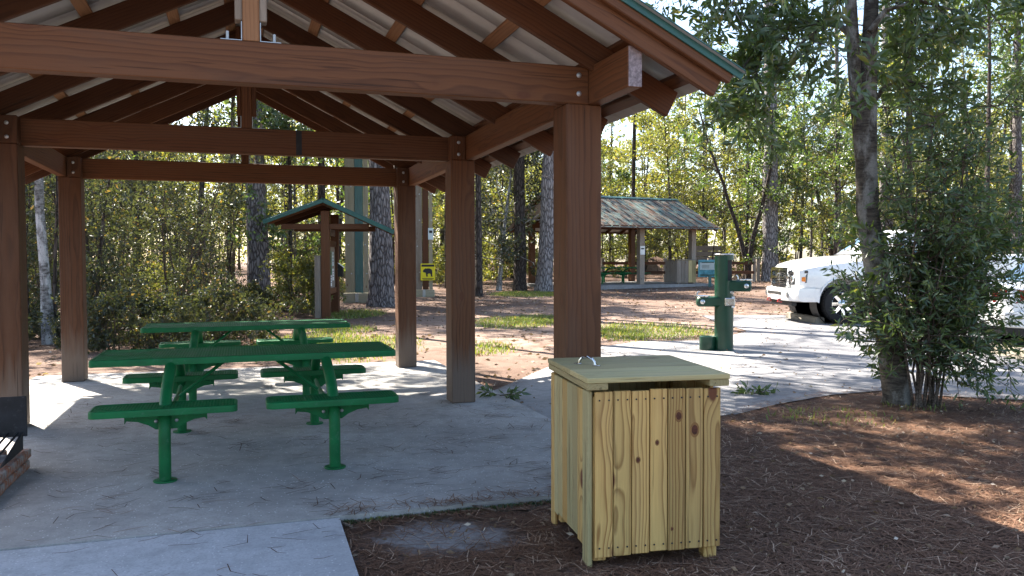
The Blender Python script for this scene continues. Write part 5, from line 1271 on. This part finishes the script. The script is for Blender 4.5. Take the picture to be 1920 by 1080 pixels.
# ---- forked tree in front of the truck
def near_tree():
    b = gp(1682, 757, -.04); d0 = b.y; rng = np.random.default_rng(77); w = Wood()
    t = thing('forked_tree', 'forked smooth-barked tree standing on the pine straw in front of the truck', 'tree', (b.x, b.y, -.04)); t_inv = Vector((b.x, b.y, -.04))
    def pt(x, y, dd=0.0): return at_depth(x, y, d0+dd)-t_inv
    def px2(pts, dd=0.0): return [pt(x, y, dd) for x, y in pts]
    mm = d0/CAM_F
    main = px2([(1684, 775), (1682, 745), (1676, 690), (1664, 620), (1651, 550), (1637, 470), (1627, 400), (1624, 320), (1624, 250), (1626, 180), (1630, 90), (1634, 0), (1640, -110), (1630, -230), (1645, -350)])
    rad = [38, 27, 25, 23, 21.5, 20.5, 20, 19.5, 19, 17, 14, 12, 10.5, 9, 7]
    mb = w.mb; n = 14; V = []
    for i, (p, r) in enumerate(zip(main, rad)):
        for q in range(n): a = 2*math.pi*q/n; V.append(p+Vector((math.cos(a), math.sin(a), .0))*r*mm*(1+.035*rng.normal()))
    mb.add(V, [(i*n+q, i*n+(q+1) % n, (i+1)*n+(q+1) % n, (i+1)*n+q) for i in range(len(main)-1) for q in range(n)])
    left = px2([(1618, 300), (1610, 220), (1602, 130), (1597, 40), (1592, -60), (1575, -200)]); mb.tube(left, [r*mm for r in (14, 13, 12, 11, 9.5, 7)], 10, cap=False)
    limbs = [(px2([(1600, 70), (1575, 48), (1530, 42), (1480, 55), (1440, 78), (1405, 110), (1385, 140)], .1), 6.5), (px2([(1440, 78), (1425, 115), (1410, 160)], .1), 3),
             (px2([(1630, 60), (1660, 20), (1720, 0), (1790, 20), (1850, 55)], -.2), 6), (px2([(1634, -40), (1700, -90), (1800, -90), (1900, -40), (1960, 40)], -.6), 6),
             (px2([(1596, 0), (1540, -60), (1450, -90), (1350, -80), (1290, -40)], .3), 6), (px2([(1630, 205), (1660, 160), (1700, 150), (1750, 170), (1800, 160)], .4), 5),
             (px2([(1596, -20), (1560, -30), (1500, -15), (1430, 5), (1340, 10)], .8), 4.5), (px2([(1636, -20), (1690, 10), (1730, 60), (1750, 110)], .7), 4), (px2([(1634, -60), (1730, -60), (1830, -10), (1920, 100)], .9), 5),
             (px2([(1600, -30), (1580, -20), (1555, 20), (1530, 60), (1520, 100)], -.5), 3.5), (px2([(1592, -60), (1520, -110), (1420, -50), (1360, 20)], -.3), 4.5), (px2([(1640, -110), (1760, -170), (1880, -110), (1950, -20)], .2), 5)]
    for P, r in limbs:
        mb.tube(P, [r*mm*(1-.75*i/(len(P)-1)) for i in range(len(P))], 6, cap=False)
        for s in range(11):
            j = rng.integers(1, len(P)-1); e = P[j].lerp(P[j+1], rng.uniform(.2, 1)); q, _ = wob(rng, e, Vector(rng.normal(0, 1, 3))+(P[j+1]-P[j]).normalized()*.9+Vector((0, 0, -.15)), rng.uniform(.35, .85), 3, .2, -.02); mb.tube(q, [.007, .005, .003, .002], 4, cap=False)
            twig_leaves(w, rng, q, 16, .05)
            for s3 in range(5):
                f = q[rng.integers(1, 4)]; q3, _ = wob(rng, f, Vector(rng.normal(0, 1, 3)), rng.uniform(.12, .3), 2, .25); mb.tube(q3, [.003, .002, .001], 3, cap=False); twig_leaves(w, rng, q3, 12, .035)
    for s in range(26):                                              # sprouts on the lower trunk
        f = rng.uniform(1, 6); i = int(f); e = main[i].lerp(main[i+1], f-i); q, _ = wob(rng, e, (rng.normal(), rng.normal(), .5), rng.uniform(.2, .42), 3, .2); mb.tube(q, [.005, .004, .003, .001], 4, cap=False); twig_leaves(w, rng, q, 14, .03)
    obj_from('trunk', w.mb.mesh('trunk', 'bark_smooth', True, False), t)
    obj_from('crown', leaves_mesh('crown', np.array([tuple(c) for c in w.C]), np.array([tuple(d) for d in w.D]), .115, .32, 'leaf_oak', rng), t)
near_tree()

def near_shrub():
    b = gp(1738, 764, -.04); d0 = b.y; rng = np.random.default_rng(78); w = Wood(); t0 = Vector((b.x, b.y, -.04))
    t = thing('leafy_shrub', 'dense narrow-leaved shrub with many stems growing against the forked tree', 'shrub', t0)
    def pt(x, y, dd=0.0): return at_depth(x, y, d0+dd)-t0
    for k in range(19):
        x0 = rng.uniform(1704, 1772); xt = rng.uniform(1650, 1900); yt = rng.uniform(190, 470); dd = rng.uniform(-.45, .6)
        P = [pt(x0, 770, rng.uniform(-.08, .08))]
        for f in (.2, .4, .6, .8, 1.0): P.append(pt(x0+(xt-x0)*f**1.5+rng.normal(0, 8), 770+(yt-770)*f, dd*f))
        w.mb.tube(P, [.013*(1-.8*i/5) for i in range(6)], 6, cap=False)
        for s in range(22):
            f = rng.uniform(1.35, 5); i = min(int(f), 4); e = P[i].lerp(P[i+1], f-i); L = rng.uniform(.3, .8)*(1.15 if f < 3 else .8)
            q, _ = wob(rng, e, (rng.normal(.15, .9), rng.normal(0, .8), rng.uniform(-.1, .6)), L, 4, .16, .0); w.mb.tube(q, [.006, .005, .004, .003, .0015], 4, cap=False); twig_leaves(w, rng, q, 16, .03)
            for s3 in range(2):
                f2 = q[rng.integers(1, 5)]; q3, _ = wob(rng, f2, (rng.normal(), rng.normal(), rng.normal(.1, .5)), rng.uniform(.15, .32), 2, .2); w.mb.tube(q3, [.003, .002, .001], 3, cap=False); twig_leaves(w, rng, q3, 12, .02, 0)
    for (xe, ye, dd) in ((1900, 690, -.2), (1880, 650, .2), (1840, 700, -.3), (1610, 560, -.1), (1600, 640, 0), (1590, 500, .1), (1800, 720, -.2), (1920, 330, .3)):
        P = [pt(1738, 690, 0), pt(1738+(xe-1738)*.5, 640+(ye-640)*.35, dd*.5), pt(xe, ye, dd)]
        w.mb.tube(P, [.012, .008, .002], 5, cap=False)
        for s in range(14):
            f = rng.uniform(.6, 2); i = min(int(f), 1); e = P[i].lerp(P[i+1], f-i); q, _ = wob(rng, e, Vector(rng.normal(0, 1, 3))+(P[2]-P[1]).normalized()*.8, rng.uniform(.15, .4), 3, .2, -.02); w.mb.tube(q, [.004, .003, .002, .001], 4, cap=False); twig_leaves(w, rng, q, 15, .02)
    obj_from('stems', w.mb.mesh('stems', 'twig', True, False), t)
    obj_from('foliage', leaves_mesh('foliage', np.array([tuple(c) for c in w.C]), np.array([tuple(d) for d in w.D]), .085, .26, 'leaf_bush', rng), t)
near_shrub()

# tree whose leaves hang beside the distant pavilion
lt = make_tree('hanging_leaf_tree', 'low leafy tree with bleached branches left of the distant pavilion', 'tree', 6.0, .10, 61, 'leaf_shade', 'bark_pale', .15, .5, .2, 36, 2.6, 9, lean=(.05, 0)); lt.location = gpt(935, 545)

# ------------------------------------------------------------------ ground litter
def strip_mesh(name, P, A, L, wd, mat, rng, lift=.003, curve=.18, zf=None):
    """thin curved needles lying flat: P (n,2), angle A, length L"""
    n = len(P); d = np.stack([np.cos(A), np.sin(A)], -1); s = np.stack([-np.sin(A), np.cos(A)], -1); z0 = (zf if zf is not None else np.full(n, -.04))+lift+rng.uniform(0, .012, n)
    tz = rng.normal(0, .10, n)*L; cv = rng.normal(0, curve, n)*L
    def row(t, c, w_): base = P+d*(L*t)[:, None]+s*(cv*c)[:, None]; return np.concatenate([base-s*w_/2, (z0+np.abs(tz)*abs(t))[:, None]], 1), np.concatenate([base+s*w_/2, (z0+np.abs(tz)*abs(t))[:, None]], 1)
    a0, a1 = row(-.5, 0, wd); b0, b1 = row(0, 1, wd); c0, c1 = row(.5, 0, wd*.5)
    V = np.stack([a0, a1, b0, b1, c0, c1], 1).reshape(-1, 3); i = np.arange(n)*6
    F = np.concatenate([np.stack([i, i+1, i+3, i+2], -1), np.stack([i+2, i+3, i+5, i+4], -1)])
    return mesh_np(name, V, F, mat)
def scatter(n, x0, x1, y0, y1, test, rng):
    P = np.stack([rng.uniform(x0, x1, n), rng.uniform(y0, y1, n)], -1); return P[[test(x, y) for x, y in P]]
rng = np.random.default_rng(21)
def straw_ok(x, y): return not paved(x, y) and abs(x) < y*.75+.4
P = scatter(150000, -1.0, 7.0, 2.7, 9.2, lambda x, y: straw_ok(x+rng.normal(0, .10), y+rng.normal(0, .10)) and not (to_uv(x, y)[0] < -1.40 and to_uv(x, y)[1] < -.28), rng); dens = rng.uniform(0, 1, len(P)) < np.clip(1.25-(P[:, 1]-3)/8, .25, 1); P = P[dens]
ash = ((P[:, 0]+.33)/.42)**2+((P[:, 1]-4.05)/.28)**2 < 1; P = P[~(ash & (rng.uniform(0, 1, len(P)) < .85))]
n = len(P); tag(obj_from('pine_straw', strip_mesh('pine_straw', P, rng.uniform(0, 6.28, n), rng.uniform(.06, .19, n), .0045, 'pine_straw', rng, .002, .22, np.array([(.002 if to_uv(*q)[0] < .6 and to_uv(*q)[1] > -.27 else -.022) if paved(*q) else -.04 for q in P]))), 'reddish brown pine needles covering the ground round the bin', 'pine needles', kind='stuff')
P = scatter(170, -1, 7, 2.8, 9, straw_ok, rng); n = len(P); tag(obj_from('fallen_twigs', strip_mesh('fallen_twigs', P, rng.uniform(0, 6.28, n), rng.uniform(.08, .30, n), .010, 'slab_needle', rng, .010, .12)), 'dark broken twigs and bark bits lying in the pine straw', 'twigs', kind='stuff')
def slab_ok(x, y):
    u, v = to_uv(x, y); return -4.1 < u < .58 and -3.5 < v < 6.2
P = scatter(2300, -6, 2, 2.9, 10, slab_ok, rng)
cl = rng.integers(0, len(P), 60); extra = np.concatenate([P[c]+rng.normal(0, .07, (9, 2)) for c in cl]); P = np.concatenate([P[:760], extra]); P = P[[slab_ok(*q) for q in P]]
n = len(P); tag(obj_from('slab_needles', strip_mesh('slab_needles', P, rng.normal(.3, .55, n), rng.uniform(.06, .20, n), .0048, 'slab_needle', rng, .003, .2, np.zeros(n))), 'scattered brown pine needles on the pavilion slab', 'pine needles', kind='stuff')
def leaf_litter(name, P, z, size, label):
    n = len(P); C = np.concatenate([P, (z+rng.uniform(.004, .02, n))[:, None]], 1); D = rng.normal(0, 1, (n, 3)); D[:, 2] *= .12
    me = leaves_mesh(name, C, D, size, .45, 'dry_leaf', rng, .15, .05); tag(obj_from(name, me), label, 'dead leaves', kind='stuff')
P = scatter(3400, -1, 9, 2.8, 10, straw_ok, rng); leaf_litter('leaf_litter', P, -.034, .038, 'dry fallen leaves strewn over the pine straw')
P = scatter(9000, -14, 14, 9, 40, lambda x, y: not paved(x, y) or rng.uniform() < .06, rng); leaf_litter('clearing_litter', P, np.array([gz(x, y) for x, y in P]), .09, 'dry leaves and debris over the sunlit clearing')
P = scatter(1500, -1, 12, 5.5, 19, lambda x, y: inpoly(x, y, pad) or inpoly(x, y, lot), rng); leaf_litter('path_litter', P, -.024, .04, 'dead leaves blown onto the concrete path')

def grass(name, polys, n, h, label, mat='grass_blade'):
    P = []
    for (px0, py0, rx, ry) in polys:
        c = gpt(px0, py0); e = gpt(px0+rx, py0); f = gpt(px0, py0-ry); g = gpt(px0, py0+ry); wx = abs(e.x-c.x); wy = abs(f.y-g.y)/2
        cyy = (f.y+g.y)/2; m = int(n*wx*wy); q = rng.uniform(0, 6.28, m); r = np.sqrt(rng.uniform(0, 1, m))*(1+rng.normal(0, .12, m))
        P += [(c.x+wx*a*math.cos(b), cyy+wy*a*math.sin(b)) for a, b in zip(r, q)]
    P = np.array([p for p in P if not paved(*p)]); m = len(P); A = rng.uniform(0, 6.28, m); H = h*rng.uniform(.4, 1.2, m); lean = rng.uniform(.2, .9, m)
    z = np.array([gz(*p) for p in P]); d = np.stack([np.cos(A), np.sin(A)], -1); s = np.stack([-np.sin(A), np.cos(A)], -1); w_ = .006+.004*rng.uniform(0, 1, m)
    b0 = np.concatenate([P-s*w_[:, None], z[:, None]], 1); b1 = np.concatenate([P+s*w_[:, None], z[:, None]], 1); tp = np.concatenate([P+d*(H*lean)[:, None], (z+H)[:, None]], 1)
    V = np.stack([b0, b1, tp], 1).reshape(-1, 3); i = np.arange(m)*3
    tag(obj_from(name, mesh_np(name, V, np.stack([i, i+1, i+2], -1), mat)), label, 'grass', kind='stuff')
grass('clearing_grass', [(680, 655, 95, 24), (560, 650, 100, 24), (690, 690, 60, 6), (960, 606, 75, 11), (905, 655, 60, 12), (1010, 600, 60, 9), (1225, 622, 110, 15), (1160, 628, 60, 12), (660, 590, 60, 8), (990, 552, 70, 5), (640, 620, 60, 8)], 1500, .07, 'patches of short green grass beyond the pavilion slab')
grass('tree_grass', [(1560, 785, 110, 18), (1720, 765, 60, 10)], 900, .05, 'sparse short grass on the pine straw by the forked tree')
grass('slab_edge_grass', [(688, 972, 50, 9)], 9000, .03, 'small mossy tuft of grass at the slab corner')
def moss():
    n = 6000; U = rng.uniform(-1.38, .62, n); Vv = -.272-np.abs(rng.normal(0, .018, n)); keepm = rng.uniform(0, 1, n) < .35+.65*np.clip(np.sin(U*7)+.4*np.sin(U*23), 0, 1); U, Vv = U[keepm], Vv[keepm]; m = len(U)
    P = np.stack([PX+U*cu-Vv*su, PY+U*su+Vv*cu], -1); A = rng.uniform(0, 6.28, m); H = rng.uniform(.004, .026, m)
    d = np.stack([np.cos(A), np.sin(A)], -1); s_ = np.stack([-np.sin(A), np.cos(A)], -1)*.006
    V = np.stack([np.concatenate([P-s_, np.full((m, 1), -.042)], 1), np.concatenate([P+s_, np.full((m, 1), -.042)], 1), np.concatenate([P+d*.012, (-.04+H)[:, None]], 1)], 1).reshape(-1, 3); i = np.arange(m)*3
    tag(obj_from('slab_edge_moss', mesh_np('slab_edge_moss', V, np.stack([i, i+1, i+2], -1), 'leaf_bush')), 'thin line of dark moss along the front edge of the slab', 'moss', kind='stuff')
moss()
def sprig(x, y, seed, n, L, label):
    p = gp(x, y, -.026); rng = np.random.default_rng(seed); w = Wood(); t = thing('fallen_sprig', label, 'twig', (p.x, p.y, -.026 if x > 1100 else .0 if paved(p.x, p.y) and to_uv(p.x, p.y)[0] < .58 else -.026))
    for k in range(n):
        a = rng.normal(0, .5)+(math.pi if k % 2 else 0); q, _ = wob(rng, (rng.normal(0, L*.2), rng.normal(0, .04), .01), (math.cos(a), math.sin(a)*.6, rng.uniform(.05, .35)), L*rng.uniform(.4, 1), 4, .15, -.04); w.mb.tube(q, [.004, .003, .003, .002, .001], 4, cap=False); twig_leaves(w, rng, q, 14, .02)
    obj_from('stem', w.mb.mesh('stem', 'twig', True, False), t); C = np.array([tuple(c) for c in w.C]); C[:, 2] = np.abs(C[:, 2])+.004
    obj_from('leaves', leaves_mesh('leaves', C, np.array([tuple(d) for d in w.D]), .09, .3, 'leaf_bush', rng), t)
sprig(1425, 738, 5, 7, .32, 'fallen leafy green sprig lying on the path by the forked tree')
sprig(940, 748, 6, 5, .18, 'small leafy sprig lying by the middle right post')
def stick(pts, r, label):
    P = [gp(x, y, -.03) for x, y in pts]; t0 = P[0].copy(); mb = MB(); mb.tube([p_-t0+Vector((0, 0, .012+.01*(i % 2))) for i, p_ in enumerate(P)], [r, r*.9, r*.8, r*.6][:len(P)] if len(P) <= 4 else r, 6)
    o = mb.build('fallen_stick', 'twig', None, True); o.location = t0; tag(o, label, 'stick')
stick([(885, 952), (930, 965), (990, 962), (1010, 955)], .006, 'thin curved stick on the ground between slab and bin')
stick([(640, 985), (660, 995)], .009, 'short bark piece beside the walkway corner')
# dirt mound behind the distant pavilion
def mound():
    c = gpt(1230, 512); mb = MB(); n = 22; rings = 6; V = [(0, 0, 1.1)]; r_ = random.Random(3)
    for i in range(1, rings+1):
        for k in range(n): a = 2*math.pi*k/n; q = i/rings; V.append((4.2*q*math.cos(a)*(1+.1*r_.uniform(-1, 1)), 2.4*q*math.sin(a), 1.1*(1-q)**1.3-.05+.05*r_.uniform(-1, 1)*(i < rings)))
    F = [(0, 1+k, 1+(k+1) % n) for k in range(n)]+[(1+i*n+k, 1+(i+1)*n+k, 1+(i+1)*n+(k+1) % n, 1+i*n+(k+1) % n) for i in range(rings-1) for k in range(n)]
    mb.add(V, F); o = mb.build('dirt_mound', 'forest_floor', None, True); o.location = c; tag(o, kind='structure')
mound()
